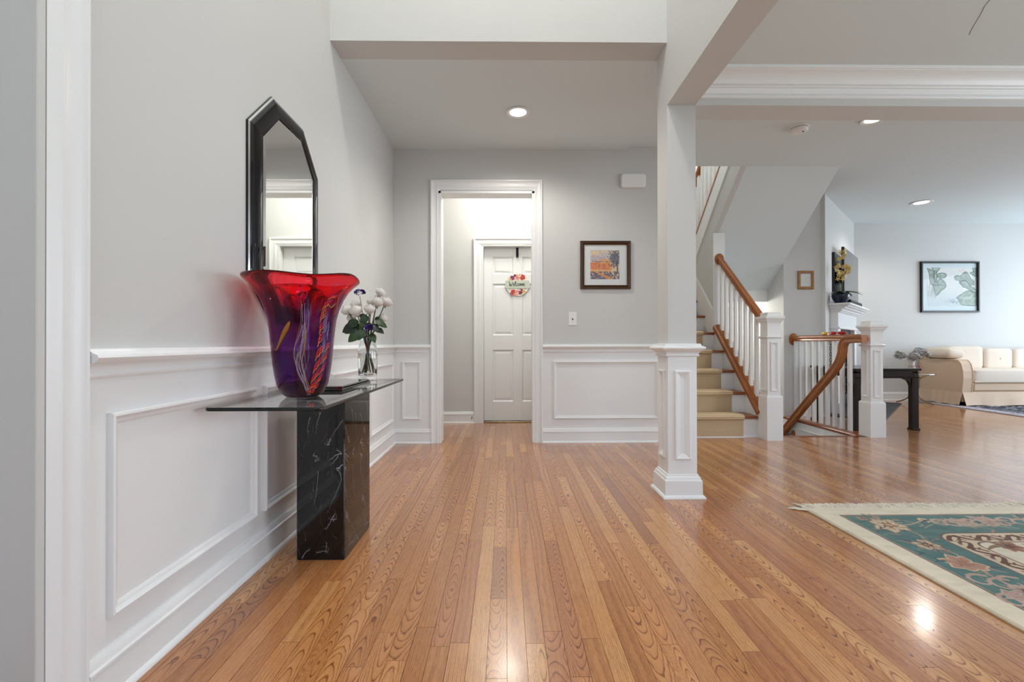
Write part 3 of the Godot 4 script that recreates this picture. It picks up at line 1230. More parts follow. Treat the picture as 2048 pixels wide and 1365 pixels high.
func build_stairs():
	var R = 0.205
	var T = 0.226
	var s = thing("staircase", "main stair with oak treads and white risers behind the column", "staircase")
	for i in 9:
		var z = 4.375 + i * T
		var st = begin()
		box(st, P(1.45, i * R, z), P(2.4, (i + 1) * R - 0.028, z + 0.018))
		obj("riser", st, "trim", s)
		if i < 8:
			st = begin()
			box(st, P(1.45, (i + 1) * R - 0.028, z - 0.026), P(2.4, (i + 1) * R, z + T + 0.01), 0.006)
			obj("tread", st, "tread_wood", s)
	var st = begin()
	run_along(st, V2([0, 0, 0, 0.012, 0.008, 0.012, 0.016, 0.005, 0.018, 0]), P(1.45, 0, 4.375), P(2.4, 0, 4.375), Vector3.UP, Vector3(0, 0, 1))
	obj("shoe_moulding", st, "trim", s)
	# closed white stringer on the well side, its oak cap and the wall skirt
	st = begin()
	prism(st, [Vector2(4.352, 0), Vector2(5.28, 0), Vector2(5.28, 1.08), Vector2(4.352, 0.222)], Vector3(2.4, 0, 0), Vector3(0, 0, -1), Vector3.UP, Vector3.RIGHT, 0.1)
	obj("stringer", st, "trim", s)
	st = begin()
	rail_path(st, 2.45, [Vector2(4.352, 0.222), Vector2(5.28, 1.08)], V2([-0.064, -0.01, -0.064, 0.03, -0.056, 0.036, -0.03, 0.037, -0.028, 0.046, 0.028, 0.046, 0.03, 0.037, 0.056, 0.036, 0.064, 0.03, 0.064, -0.01, -0.064, -0.01]))
	obj("stringer_cap", st, "rail_wood", s)
	st = begin()
	prism(st, [Vector2(5.28, 0.9), Vector2(6.1, 1.66), Vector2(6.1, 2.06), Vector2(5.28, 1.29)], Vector3(2.386, 0, 0), Vector3(0, 0, -1), Vector3.UP, Vector3.RIGHT, 0.014)
	prism(st, [Vector2(5.28, 1.26), Vector2(6.1, 2.03), Vector2(6.1, 2.06), Vector2(5.28, 1.29)], Vector3(2.378, 0, 0), Vector3(0, 0, -1), Vector3.UP, Vector3.RIGHT, 0.012)
	obj("skirt_board", st, "trim", s)
	st = begin()
	box(st, P(2.393, 1.0, 5.262), P(2.522, 2.17, 5.282), 0.002)
	obj("end_board", st, "trim", s)
	# runner
	var pts = []
	for i in 8:
		var z = 4.375 + i * T
		pts.append(Vector2(z, i * R + (0.008 if i == 0 else 0.004)))
		pts.append(Vector2(z, (i + 1) * R - 0.032))
		for k in 7:
			var a = -PI / 2 - PI * k / 6.0
			pts.append(Vector2(z - 0.026 + 0.014 + cos(a) * 0.016, (i + 1) * R - 0.014 + sin(a) * 0.016))
		pts.append(Vector2(z + T - 0.004, (i + 1) * R))
	var S = []
	for i in pts.size():
		var d = (pts[mini(i + 1, pts.size() - 1)] - pts[maxi(i - 1, 0)]).normalized()
		S.append([P(1.55, pts[i].y, pts[i].x), Vector3.RIGHT, Vector3(0, d.x, d.y)])
	st = begin()
	mould(st, V2([0, 0, 0, 0.008, 0.004, 0.011, 0.711, 0.011, 0.715, 0.008, 0.715, 0]), S)
	tag(obj("stair_runner", st, "runner"), "tan checked carpet runner covering the middle of the main stair", "carpet runner")
	var fl = struct_root("floor_landing", "oak stair landing with white underside at the far end of stairwell", "floor")
	st = begin()
	box(st, P(1.45, 1.817, 6.157), P(2.4, 1.845, 7.15))
	box(st, P(2.4, 1.817, 5.99), P(3.42, 1.845, 7.15))
	obj("landing_boards", st, "tread_wood", fl)
	st = begin()
	box(st, P(2.515, 1.44, 5.97), P(3.42, 1.817, 7.15))
	obj("landing_block", st, "trim", fl)
	# upper flight over the basement stairs
	s = thing("staircase", "upper stair flight rising towards the camera with smooth sloping underside", "staircase")
	st = begin()
	prism(st, [Vector2(4.66, 2.706), Vector2(5.99, 1.566), Vector2(5.99, 1.6), Vector2(4.66, 2.745)], Vector3(2.459, 0, 0), Vector3(0, 0, -1), Vector3.UP, Vector3.RIGHT, 0.961)
	obj("soffit", st, "ceiling", s)
	st = begin()
	prism(st, [Vector2(4.66, 2.706), Vector2(5.99, 1.566), Vector2(5.99, 2.0), Vector2(4.66, 3.257)], Vector3(2.4, 0, 0), Vector3(0, 0, -1), Vector3.UP, Vector3.RIGHT, 0.06)
	obj("side_panel", st, "wall", s)
	st = begin()
	prism(st, [Vector2(4.66, 3.03), Vector2(5.99, 1.73), Vector2(5.99, 2.0), Vector2(4.66, 3.257)], Vector3(2.384, 0, 0), Vector3(0, 0, -1), Vector3.UP, Vector3.RIGHT, 0.016)
	obj("stringer", st, "trim", s)
	st = begin()
	rail_path(st, 2.43, [Vector2(4.66, 3.257), Vector2(5.99, 2.0)], V2([-0.05, 0, -0.05, 0.026, -0.044, 0.03, 0.044, 0.03, 0.05, 0.026, 0.05, 0, -0.05, 0]))
	obj("stringer_cap", st, "rail_wood", s)
	for i in 6:
		var z = 5.99 - i * T
		st = begin()
		box(st, P(2.46, 1.845 + i * 0.2, z), P(3.42, 1.845 + (i + 1) * 0.2, z - 0.018))
		obj("riser", st, "trim", s)
		st = begin()
		box(st, P(2.46, 1.845 + (i + 1) * 0.2 - 0.028, z + 0.026), P(3.42, 1.845 + (i + 1) * 0.2, z - T), 0.006)
		obj("tread", st, "tread_wood", s)
	# basement flight
	s = thing("staircase", "stair going down to the basement between the two newel posts", "staircase")
	st = begin()
	box(st, P(2.54, -0.03, 4.345), P(3.47, 0.0, 4.44), 0.008)
	obj("nosing", st, "tread_wood", s)
	st = begin()
	box(st, P(3.405, -0.03, 4.44), P(3.5, 0.001, 5.62), 0.008)
	obj("edge_board", st, "tread_wood", s)
	st = begin()
	box(st, P(2.515, -0.2, 4.42), P(3.42, -0.03, 4.45))
	obj("riser", st, "trim", s)
	st = begin()
	box(st, P(3.41, -0.2, 4.42), P(3.47, -0.03, 5.62))
	run_along(st, V2([0, 0, 0, 0.012, 0.008, 0.014, 0.012, 0.006, 0.012, 0]), P(3.41, -0.112, 4.45), P(3.41, -0.112, 5.62), Vector3.UP, Vector3.LEFT)
	obj("fascia", st, "trim", s)
	for i in 10:
		st = begin()
		box(st, P(2.515, -R * (i + 1) - 0.028, 4.43 + i * T), P(3.42, -R * (i + 1), 4.43 + i * T + T + 0.026), 0.006)
		obj("tread", st, "tread_wood", s)
		st = begin()
		box(st, P(2.515, -R * (i + 2), 4.43 + (i + 1) * T), P(3.42, -R * (i + 1) - 0.028, 4.43 + (i + 1) * T - 0.018))
		obj("riser", st, "trim", s)
	st = begin()
	box(st, P(1.33, -2.7, 4.3), P(3.54, -2.6, 7.27))
	struct("floor_basement", st, "slate", "basement floor at the foot of the lower stair", "floor")


func baluster(parent, x, y0, y1, z, dy):
	# ends cut to the slope dy (rise per metre of depth)
	var h = 0.016
	var st = begin()
	var lo = []
	var hi = []
	for k in [[-1, -1], [1, -1], [1, 1], [-1, 1]]:
		lo.append(P(x + k[0] * h, y0 + dy * k[1] * h, z + k[1] * h))
		hi.append(P(x + k[0] * h, y1 + dy * k[1] * h, z + k[1] * h))
	for k in 4:
		var q = (k + 1) % 4
		quad(st, lo[k], lo[q], hi[q], hi[k], (lo[k] + lo[q]) / 2 - P(x, y0, z))
	quad(st, hi[0], hi[1], hi[2], hi[3], Vector3.UP)
	quad(st, lo[0], lo[1], lo[2], lo[3], Vector3.DOWN)
	obj("baluster", st, "trim", parent)


func rosette(parent, at, n, rx, ry):
	var st = begin()
	var rows = []
	for p in [[1.0, 0.0], [1.0, 0.012], [0.9, 0.02], [0.75, 0.024], [0.01, 0.025]]:
		var row = []
		for k in 28:
			var a = TAU * k / 28
			row.append(at + n.cross(Vector3.UP) * cos(a) * rx * p[0] + Vector3.UP * sin(a) * ry * p[0] + n * p[1])
		rows.append(row)
	skin(st, rows)
	obj("rosette", st, "rail_wood", parent)


func build_railings():
	newel("newel_post", "white panelled newel post at the foot of the main stair", 2.476, -4.28, 1.186)
	newel("newel_post", "white panelled newel post at the end of the basement rail, beside the dark table", 3.53, -4.395, 1.108)
	var o = thing("stair_railing", "sloping oak handrail on white balusters along the main stair", "railing")
	for z in [4.47, 4.572, 4.674, 4.776, 4.878, 4.98, 5.082, 5.186]:
		var y = 0.222 + (z - 4.352) * 0.9246
		var top = 1.135 + (z - 4.335) * 0.82
		baluster(o, 2.45, y + 0.062, top - 0.02, z, 0.9)
	var st = begin()
	rail_path(st, 2.455, [Vector2(4.33, 1.045), Vector2(5.262, 1.83)], handrail_profile())
	obj("handrail", st, "rail_wood", o)
	rosette(o, P(2.456, 1.865, 5.262), Vector3(0, 0, 1), 0.052, 0.065)
	# upper flight
	newel("newel_post", "white newel post on the stair landing half hidden behind the column", 2.46, -6.11, 2.95)
	get_node("newel_post_002").position.y = 0
	o = thing("stair_railing", "oak handrail with white balusters on the upper stair flight", "railing")
	for k in 11:
		var z = 4.74 + k * 0.113
		var y = 2.0 + (5.99 - z) * 0.945
		baluster(o, 2.43, y + 0.04, y + 0.79, z, -0.945)
	st = begin()
	rail_path(st, 2.43, [Vector2(4.66, 4.03), Vector2(6.05, 2.715)], handrail_profile())
	obj("handrail", st, "rail_wood", o)
	# guard rail round the basement well
	o = thing("stair_railing", "level oak rail on white balusters guarding the basement stairwell", "railing")
	for k in 9:
		baluster(o, 3.535, 0.0, 0.93, 4.686 + k * 0.11, 0.0)
	st = begin()
	rail_path(st, 3.535, [Vector2(4.455, 0.918), Vector2(5.62, 0.92)], handrail_profile())
	obj("handrail", st, "rail_wood", o)
	rosette(o, P(3.535, 0.945, 5.62), Vector3(0, 0, 1), 0.052, 0.072)
	# the rail that goes down
	o = thing("basement_handrail", "curved oak handrail bending down from the level rail into the basement stairwell", "handrail")
	st = begin()
	rail_path(st, 3.375, smooth_path([Vector2(4.285, 0.934), Vector2(4.44, 0.934), Vector2(4.525, 0.922), Vector2(4.562, 0.87), Vector2(4.572, 0.8), Vector2(4.615, 0.705), Vector2(4.712, 0.598), Vector2(4.937, 0.395), Vector2(5.273, 0.085), Vector2(5.536, -0.16), Vector2(5.8, -0.41)], 5), V2([-0.024, -0.035, -0.03, -0.02, -0.024, 0.0, -0.034, 0.014, -0.034, 0.03, -0.022, 0.04, 0.022, 0.04, 0.034, 0.03, 0.034, 0.014, 0.024, 0.0, 0.03, -0.02, 0.024, -0.035, -0.024, -0.035]))
	obj("handrail", st, "rail_wood", o)
	st = begin()
	lathe(st, V2([0.001, 0, 0.034, 0.0, 0.034, 0.012, 0.028, 0.02, 0.001, 0.022]), Vector3.ZERO, 24)
	var b = obj("bracket_plate", st, "rail_wood", o)
	st = begin()
	box(st, P(3.4, 0.92, 4.36), P(3.475, 0.955, 4.43), 0.006)
	obj("connector_block", st, "rail_wood", o)
	b.rotation.z = PI / 2
	b.position = P(3.42, -0.17, 5.42)
	st = begin()
	tube(st, smooth_path([P(3.4, -0.17, 5.42), P(3.37, -0.185, 5.43), P(3.36, -0.195, 5.47), P(3.365, -0.17, 5.5), P(3.37, -0.14, 5.5)], 4), 0.006, 8)
	obj("bracket_arm", st, "brass", o)


# ---------------------------------------------------------------- console table and what stands on it

func build_console():
	var t = thing("console_table", "glass topped console table on a black marble pedestal", "table", P(-0.775, 0, 2.11))
	var x0 = -0.1
	var x1 = 0.1
	var st = begin()
	# the pedestal: polished faces with their own cut of the stone, edges chamfered
	var c = 0.004
	var y1 = 0.685
	var z0 = 0.178
	var z1 = -0.178
	quad(st, Vector3(x0 + c, c, z0), Vector3(x1 - c, c, z0), Vector3(x1 - c, y1, z0), Vector3(x0 + c, y1, z0), Vector3(0, 0, 1), [Vector2(0, 1), Vector2(1, 1), Vector2(1, 0), Vector2(0, 0)])
	quad(st, Vector3(x1, c, z0 - c), Vector3(x1, c, z1 + c), Vector3(x1, y1, z1 + c), Vector3(x1, y1, z0 - c), Vector3(1, 0, 0), [Vector2(1.9, 1), Vector2(0.3, 1), Vector2(0.3, 0), Vector2(1.9, 0)])
	quad(st, Vector3(x0, c, z0 - c), Vector3(x0, c, z1 + c), Vector3(x0, y1, z1 + c), Vector3(x0, y1, z0 - c), Vector3(-1, 0, 0), [Vector2(0, 1), Vector2(1.7, 1), Vector2(1.7, 0), Vector2(0, 0)])
	quad(st, Vector3(x0 + c, c, z1), Vector3(x1 - c, c, z1), Vector3(x1 - c, y1, z1), Vector3(x0 + c, y1, z1), Vector3(0, 0, -1))
	quad(st, Vector3(x0, y1, z0), Vector3(x1, y1, z0), Vector3(x1, y1, z1), Vector3(x0, y1, z1), Vector3.UP, [Vector2(0, 1), Vector2(1, 1), Vector2(1, 0), Vector2(0, 0)])
	for s in [[x0, -1.0], [x1, 1.0]]:
		for q in [[z0, 1.0], [z1, -1.0]]:
			var a = Vector3(s[0], c, q[0] - q[1] * c)
			var b = Vector3(s[0] - s[1] * c, c, q[0])
			quad(st, a, b, b + Vector3.UP * (y1 - c), a + Vector3.UP * (y1 - c), Vector3(s[1], 0, q[1]), [Vector2(0, 1), Vector2(0.02, 1), Vector2(0.02, 0), Vector2(0, 0)])
	box(st, Vector3(x0 + c, 0, z0 - c), Vector3(x1 - c, c, z1 + c))
	obj("pedestal", st, "marble", t)
	# glass: panes above and below, a dark green polished edge round them
	var out = []
	var gx0 = -0.205
	var gx1 = 0.173
	var gz = 0.605
	var r = 0.02
	for k in [[gx1 - r, gz - r, 0.0], [gx0 + r, gz - r, 0.25], [gx0 + r, -gz + r, 0.5], [gx1 - r, -gz + r, 0.75]]:
		for i in 7:
			var a = TAU * (k[2] + i / 24.0)
			out.append(Vector2(k[0] + cos(a) * r, k[1] + sin(a) * r))
	st = begin()
	var idx = Geometry2D.triangulate_polygon(PackedVector2Array(out))
	for i in range(0, idx.size(), 3):
		for y in [0.685, 0.697]:
			tri(st, Vector3(out[idx[i]].x, y, out[idx[i]].y), Vector3(out[idx[i + 1]].x, y, out[idx[i + 1]].y), Vector3(out[idx[i + 2]].x, y, out[idx[i + 2]].y), Vector3(0, y - 0.69, 0))
	var top = obj("glass_top", st, "pane", t)
	st = begin()
	var rows = []
	for p in [[0.0, 0.685], [0.002, 0.687], [0.002, 0.695], [0.0, 0.697]]:
		var row = []
		for q in out:
			row.append(Vector3(q.x, p[1], q.y) + Vector3(signf(q.x) * p[0], 0, signf(q.y) * p[0]))
		rows.append(row)
	skin(st, rows)
	tag(obj("glass_edge", st, "glass_edge", top), "dark green polished glass edge")
	st = begin()
	for k in [[-0.09, 0.16], [0.09, 0.16], [-0.09, -0.16], [0.09, -0.16]]:
		lathe(st, V2([0.001, 0.6848, 0.012, 0.6848, 0.012, 0.6852, 0.001, 0.6852]), Vector3(k[0], 0, k[1]), 12)
	st.clear()
	# flat case
	var f = thing("flat_case", "flat black case lying between the art glass vase and the flowers", "case", P(-0.83, 0.697, 2.24))
	st = begin()
	box(st, Vector3(-0.11, 0.0, -0.21), Vector3(0.112, 0.009, 0.21), 0.002)
	obj("base", st, "black_gloss", f)
	st = begin()
	box(st, Vector3(-0.106, 0.009, -0.206), Vector3(0.108, 0.019, 0.206), 0.006)
	obj("lid", st, "black_gloss", f)


func vase_picture():
	var W = 1024
	var H = 768
	var im = blank(W, H, Color.WHITE)
	var n = FastNoiseLite.new()
	n.seed = 31
	n.frequency = 0.006
	var stops = [[0.0, Color(1.0, 0.22, 0.27)], [0.1, Color(0.97, 0.2, 0.3)], [0.19, Color(0.84, 0.2, 0.42)], [0.33, Color(0.66, 0.25, 0.56)], [0.55, Color(0.58, 0.33, 0.54)], [0.8, Color(0.55, 0.39, 0.5)], [1.0, Color(0.5, 0.37, 0.44)]]
	for y in H:
		for x in W:
			var wx = absf(x - 512.0)
			var t = clampf(y / float(H) + 0.07 * n.get_noise_2d(wx, y * 0.5), 0, 0.999)
			var c = stops[0][1]
			for k in stops.size() - 1:
				if t >= stops[k][0]:
					c = stops[k][1].lerp(stops[k + 1][1], clampf((t - stops[k][0]) / (stops[k + 1][0] - stops[k][0]), 0, 1))
			var m = n.get_noise_2d(wx * 0.6 + 300, y * 0.25)
			if m > -0.02:
				c = c.lerp(Color(0.47, 0.17, 0.68), clampf((m + 0.02) * 2.0, 0, 0.7) * smoothstep(0.08, 0.25, t))
			im.set_pixel(x, y, c)
	var r = RandomNumberGenerator.new()
	r.seed = 77
	# feathered arcs under the lip
	for k in 8:
		var cx = k * 128.0 + 40
		for j in 5:
			var pts = []
			for i in 9:
				var a = PI * i / 8.0
				pts.append(Vector2(cx + cos(a) * (16 + j * 11), 215 - sin(a) * (120 + j * 16) + j * 14))
			stroke(im, smooth_path(pts, 4), 1.1, Color(0.4, 0.05, 0.16, 0.5), 0.6)
	for k in 8:
		for j in 3:
			var pts = []
			for i in 8:
				pts.append(Vector2(k * 128.0 + 104 + j * 9 + sin(i * 0.9 + j) * 6, 60 + i * 60))
			stroke(im, smooth_path(pts, 4), 1.4, Color(0.8, 0.45, 0.75, 0.5), 0.8)
	for side in [0, 512]:
		var o = Vector2(side, 0)
		# threads of pale blue and gold
		for k in 16:
			var x = 530 + r.randf_range(-8, 22)
			var bulge = r.randf_range(25, 75)
			var c = [Color(0.75, 0.85, 1.0, 0.9), Color(0.95, 0.75, 0.3, 0.9), Color(0.6, 0.8, 0.9, 0.8), Color(0.95, 0.9, 0.8, 0.8)][k % 4]
			var pts = []
			for i in 10:
				var t = i / 9.0
				pts.append(o + Vector2(x - bulge * sin(t * PI * 0.85 + 0.2) * smoothstep(0.1, 0.5, t) + 44 * t * t + r.randf_range(-3, 3), 180 + t * 575))
			stroke(im, smooth_path(pts, 4), r.randf_range(0.9, 1.7), c)
		for k in 5:
			stroke(im, [o + Vector2(525 + k * 4, 120 + k * 20), o + Vector2(522 + k * 5, 420 + k * 40)], 2.4, Color(0.6, 0.62, 0.95, 0.5), 1.0)
		for k in 9:
			dot(im, o.x + 375 + r.randf_range(-18, 18), 690 + r.randf_range(-22, 22), r.randf_range(2, 5), Color(0.9, 0.7, 0.45, 0.8))
		for k in 26:
			var p = o + Vector2(660 + r.randf_range(-14, 14), 330 + r.randf() * 130)
			stroke(im, [p, p + Vector2(r.randf_range(-8, 8), 26)], 1.2, Color(0.78, 0.82, 0.95, 0.85))
	return im


func build_vases():
	var at = P(-0.795, 0.697, 1.81)
	var v = thing("art_glass_vase", "large flared red and purple art glass vase with swirled threads", "vase", at)
	var outer = [[0.012, 0.004], [0.045, 0.0], [0.06, 0.003], [0.077, 0.017], [0.093, 0.05], [0.1, 0.085], [0.106, 0.125], [0.1115, 0.18], [0.1165, 0.245], [0.1225, 0.298], [0.1345, 0.341], [0.151, 0.38], [0.171, 0.415], [0.193, 0.44], [0.212, 0.456], [0.2135, 0.462]]
	var inner = []
	for k in range(outer.size() - 2, 1, -1):
		inner.append([outer[k][0] - 0.007, outer[k][1] + 0.005])
	inner.append([0.01, 0.018])
	var rows = []
	var vs = []
	for p in outer + inner:
		var row = []
		var f = smoothstep(0.33, 0.46, p[1])
		for i in 96:
			var a = TAU * i / 96 + 0.417 - PI
			var q = p[0] * (1 + f * 0.012 * cos(5 * a + 1.0))
			row.append(Vector3(sin(a) * q, p[1] + f * (0.007 * cos(3 * a + 2.2) + 0.003 * cos(5 * a)), cos(a) * q))
		rows.append(row)
		vs.append(clampf(1.0 - p[1] / 0.464, 0.0, 1.0))
	var st = begin()
	skin(st, rows, true, false, vs)
	var m = StandardMaterial3D.new()
	m.albedo_texture = texture(vase_picture())
	m.albedo_color = Color(1, 1, 1, 0.02)
	m.refraction_enabled = true
	m.refraction_scale = 0.03
	m.roughness = 0.03
	var body = obj("glass_body", st, m, v)
	# opaque glass threads melted into the outside: angles in degrees from the side that faces the hall, heights in metres
	var on = func(deg, h, out):
		var q = 0.0
		for k in outer.size() - 1:
			if h >= outer[k][1] and h <= outer[k + 1][1] and outer[k + 1][1] > outer[k][1]:
				q = lerpf(outer[k][0], outer[k + 1][0], (h - outer[k][1]) / (outer[k + 1][1] - outer[k][1]))
		var a = deg_to_rad(deg) + 0.417
		return Vector3(sin(a) * (q + out), h, cos(a) * (q + out))
	var r0 = RandomNumberGenerator.new()
	r0.seed = 8
	for cane in [[[48, 0.39], [36, 0.36], [33, 0.3], [32, 0.24], [29, 0.17], [24, 0.1], [20, 0.05], [16, 0.022]], [[52, 0.21], [47, 0.16], [40, 0.1], [32, 0.05], [24, 0.02]], [[36, 0.2], [33, 0.14], [28, 0.08], [22, 0.03]]]:
		var path = []
		for p in cane:
			path.append(Vector2(p[0], p[1]))
		path = smooth_path(path, 14)
		for strand in 4:
			var pts = []
			for i in path.size():
				var ph = i * 0.62 + strand * TAU / 4
				pts.append(on.call(path[i].x + cos(ph) * 3.6, clampf(path[i].y + 0.0035 * sin(ph), 0.006, 0.45), -0.0006 + 0.0012 * sin(ph)))
			st = begin()
			tube(st, pts, 0.0016, 6)
			obj("glass_cane", st, ["cane_red", "cane_blue", "cane_orange", "cane_red"][strand], body)
	for t in 13:
		var x = r0.randf_range(-3, 11)
		var bulge = r0.randf_range(8, 26)
		var top = r0.randf_range(0.26, 0.37)
		var pts = []
		for i in 12:
			var f = i / 11.0
			pts.append(on.call(x - bulge * sin(PI * clampf(f * 1.05 - 0.05, 0, 1)) * smoothstep(0.1, 0.6, f) + 14 * f * f + r0.randf_range(-0.7, 0.7), lerpf(top, 0.012, f), 0.0002))
		st = begin()
		tube(st, smooth_path(pts, 3), r0.randf_range(0.0005, 0.0009), 5)
		obj("glass_thread", st, ["cane_pale", "cane_gold", "cane_honey"][t % 3], body)
	for q in [[[[52, 0.36], [46, 0.345], [40, 0.352], [36, 0.35], [33, 0.33], [34, 0.3]], 0.0028, "cane_honey"], [[[55, 0.385], [58, 0.36], [62, 0.345], [60, 0.32]], 0.0016, "cane_orange"], [[[31, 0.34], [29, 0.29], [31, 0.25], [27, 0.19]], 0.0013, "cane_orange"], [[[48, 0.29], [50, 0.26], [46, 0.24], [50, 0.22]], 0.0009, "cane_pale"], [[[46, 0.28], [47, 0.25], [50, 0.235]], 0.0009, "cane_pale"]]:
		var pts = []
		for p in q[0]:
			pts.append(on.call(p[0], p[1], 0.0))
		st = begin()
		tube(st, smooth_path(pts, 5), q[1], 6)
		obj("glass_thread", st, q[2], body)
	st = begin()
	var tp = []
	for p in [[-21, 0.29], [-24, 0.278], [-28, 0.262], [-34, 0.243], [-42, 0.215], [-50, 0.19], [-57, 0.182], [-61, 0.192]]:
		tp.append(on.call(p[0], p[1], -0.003))
	tube(st, smooth_path(tp, 1), [0.0025, 0.007, 0.0095, 0.009, 0.0065, 0.005, 0.004, 0.003], 10)
	tag(obj("glass_tulip", st, "cane_honey", body), "honey coloured tulip shape")
	# clear vase with flowers
	at = P(-0.79, 0.697, 2.64)
	v = thing("flower_vase", "clear glass vase half full of water on the far end of console", "vase", at)
	st = begin()
	lathe(st, V2([0.001, 0.0, 0.045, 0.0, 0.05, 0.004, 0.0505, 0.02, 0.053, 0.07, 0.0555, 0.12, 0.0545, 0.155, 0.049, 0.19, 0.043, 0.215, 0.0425, 0.228, 0.047, 0.25, 0.0455, 0.251, 0.0395, 0.228, 0.04, 0.215, 0.046, 0.19, 0.0515, 0.155, 0.0525, 0.12, 0.05, 0.07, 0.047, 0.024, 0.001, 0.022]), Vector3.ZERO, 40)
	obj("glass_body", st, "clear_glass", v)
	st = begin()
	lathe(st, V2([0.001, 0.0225, 0.0465, 0.0245, 0.0495, 0.07, 0.052, 0.12, 0.0513, 0.15, 0.001, 0.15]), Vector3.ZERO, 40)
	obj("water", st, "water", v)
	# roses: bloom position in metres from the vase's foot, size
	var r = RandomNumberGenerator.new()
	r.seed = 5
	var names = ["white rose at the far left edge of bouquet, drooping outwards", "white rose high on the left of bouquet below the purple statice", "largest open white rose at front left of bouquet", "creamy rosebud in the middle of bouquet behind the front blooms", "smooth white rose bud at bouquet centre above the stems", "white rose directly under the topmost bud of bouquet", "topmost white rosebud standing above all other blooms", "white rose at the far right edge of bouquet, tilted sideways", "faded greyish rose low on the left behind the leaves", "faded pale rose half hidden low on the right of bouquet"]
	var spots = [[-0.112, 0.393, 0.02, 0.030], [-0.076, 0.432, -0.03, 0.029], [-0.052, 0.388, 0.045, 0.034], [0.012, 0.445, -0.03, 0.026], [0.024, 0.398, 0.045, 0.030], [0.064, 0.44, 0.02, 0.031], [0.066, 0.5, -0.02, 0.028], [0.11, 0.442, 0.0, 0.030], [-0.1, 0.352, -0.03, 0.026], [0.073, 0.352, -0.04, 0.026]]
	for k in spots.size():
		var s = spots[k]
		var head = Vector3(s[0], s[1], s[2])
		var dir = Vector3(s[0] * 2.2, 0.35, s[2] * 1.2).normalized()
		var o = thing("white_rose", names[k], "flower", at, "white roses in the clear vase")
		var foot = Vector3(-s[0] * 0.25 + r.randf_range(-0.015, 0.015), 0.04, -s[2] * 0.3 + r.randf_range(-0.015, 0.015))
		var neck = Vector3(s[0] * 0.2, 0.235, s[2] * 0.25)
		st = begin()
		tube(st, smooth_path([foot, neck, head - dir * 0.04, head - dir * 0.01], 5), 0.003, 6)
		obj("stem", st, "stem", o)
		rose(o, head - dir * s[3] * 0.9, dir, s[3], r)
		st = begin()
		for q in 5:
			var a = TAU * q / 5
			var e = dir.cross(Vector3.RIGHT).normalized().rotated(dir, a)
			blade(st, head - dir * s[3] * 0.9, (e + dir * 0.3), dir, s[3] * 0.9, 0.009, 0.6)
		obj("sepal", st, "leaf", o)
	# leaves on their own stems
	var leaves = [[-0.128, 0.283, 0.02, 0.085, 1], [-0.105, 0.275, 0.05, 0.075, 1], [-0.06, 0.245, 0.06, 0.085, 0], [-0.02, 0.26, 0.06, 0.07, 0], [-0.02, 0.305, 0.05, 0.055, 0], [-0.085, 0.31, 0.04, 0.07, 0], [-0.01, 0.345, 0.04, 0.065, 0], [0.055, 0.29, 0.05, 0.065, 1], [0.095, 0.315, 0.04, 0.06, 0], [0.11, 0.3, 0.0, 0.055, 0], [0.04, 0.235, 0.05, 0.06, 0], [0.098, 0.265, 0.03, 0.05, 1], [-0.14, 0.31, 0.0, 0.05, 1], [0.07, 0.33, -0.03, 0.06, 1], [-0.055, 0.29, -0.02, 0.07, 1], [0.02, 0.3, 0.06, 0.05, 1], [-0.04, 0.35, -0.04, 0.06, 1]]
	var words = ["spray of green rose leaves on the left of vase", "spray of green rose leaves at front of vase", "spray of green rose leaves on the right of vase"]
	for g in 3:
		var o = thing("leaf_spray", words[g], "foliage", at)
		st = begin()
		var any = false
		for k in leaves.size():
			var s = leaves[k]
			var side = 0 if s[0] < -0.05 else (2 if s[0] > 0.05 else 1)
			if side != g:
				continue
			var base = Vector3(s[0] * 0.55, s[1] + 0.025, s[2] * 0.5)
			if not any:
				tube(st, smooth_path([Vector3(-0.01 * (g - 1), 0.05, 0.0), Vector3(0.014 * (g - 1), 0.235, 0.01), base], 5), 0.002, 6)
				any = true
			else:
				tube(st, [Vector3(0.014 * (g - 1), 0.245, 0.01), base], 0.0015, 5)
		obj("stem", st, "stem", o)
		for k in leaves.size():
			var s = leaves[k]
			var side = 0 if s[0] < -0.05 else (2 if s[0] > 0.05 else 1)
			if side != g:
				continue
			st = begin()
			var base = Vector3(s[0] * 0.55, s[1] + 0.025, s[2] * 0.5)
			var dir = Vector3(s[0] * 0.75, -0.035, s[2] * 0.4)
			blade(st, base, dir, Vector3(0.3, 0.5, 0.8), s[3], s[3] * 0.72, 0.25, 0.2, 1.0, 8)
			obj("leaf", st, "leaf_dark" if s[4] else "leaf", o)
	var pn = ["purple statice sprig standing tall at upper left of bouquet", "short purple statice sprig low at the front of bouquet"]
	for k in 2:
		var p = [Vector3(-0.045, 0.497, 0.0), Vector3(0.027, 0.293, 0.065)][k]
		var o = thing("purple_statice", pn[k], "flower", at, "purple statice in the clear vase")
		st = begin()
		tube(st, smooth_path([Vector3(0.005, 0.05, 0.01), Vector3(-0.005, 0.235, 0.012), p - Vector3(0, 0.02, 0)], 6), 0.0018, 6)
		obj("stem", st, "stem", o)
		st = begin()
		for i in 150:
			var d = Vector3(r.randf_range(-1, 1), r.randf_range(-0.4, 1), r.randf_range(-1, 1)).normalized()
			blade(st, p + Vector3(d.x * (0.026 if k == 0 else 0.016), d.y * 0.014, d.z * 0.014), d + Vector3(0, 0.5, 0), Vector3(d.z, 0.2, -d.x), 0.009, 0.008, 0.2, 0.3, 0.0, 3)
		tag(obj("bloom", st, "purple", o), "", "", "", "stuff")


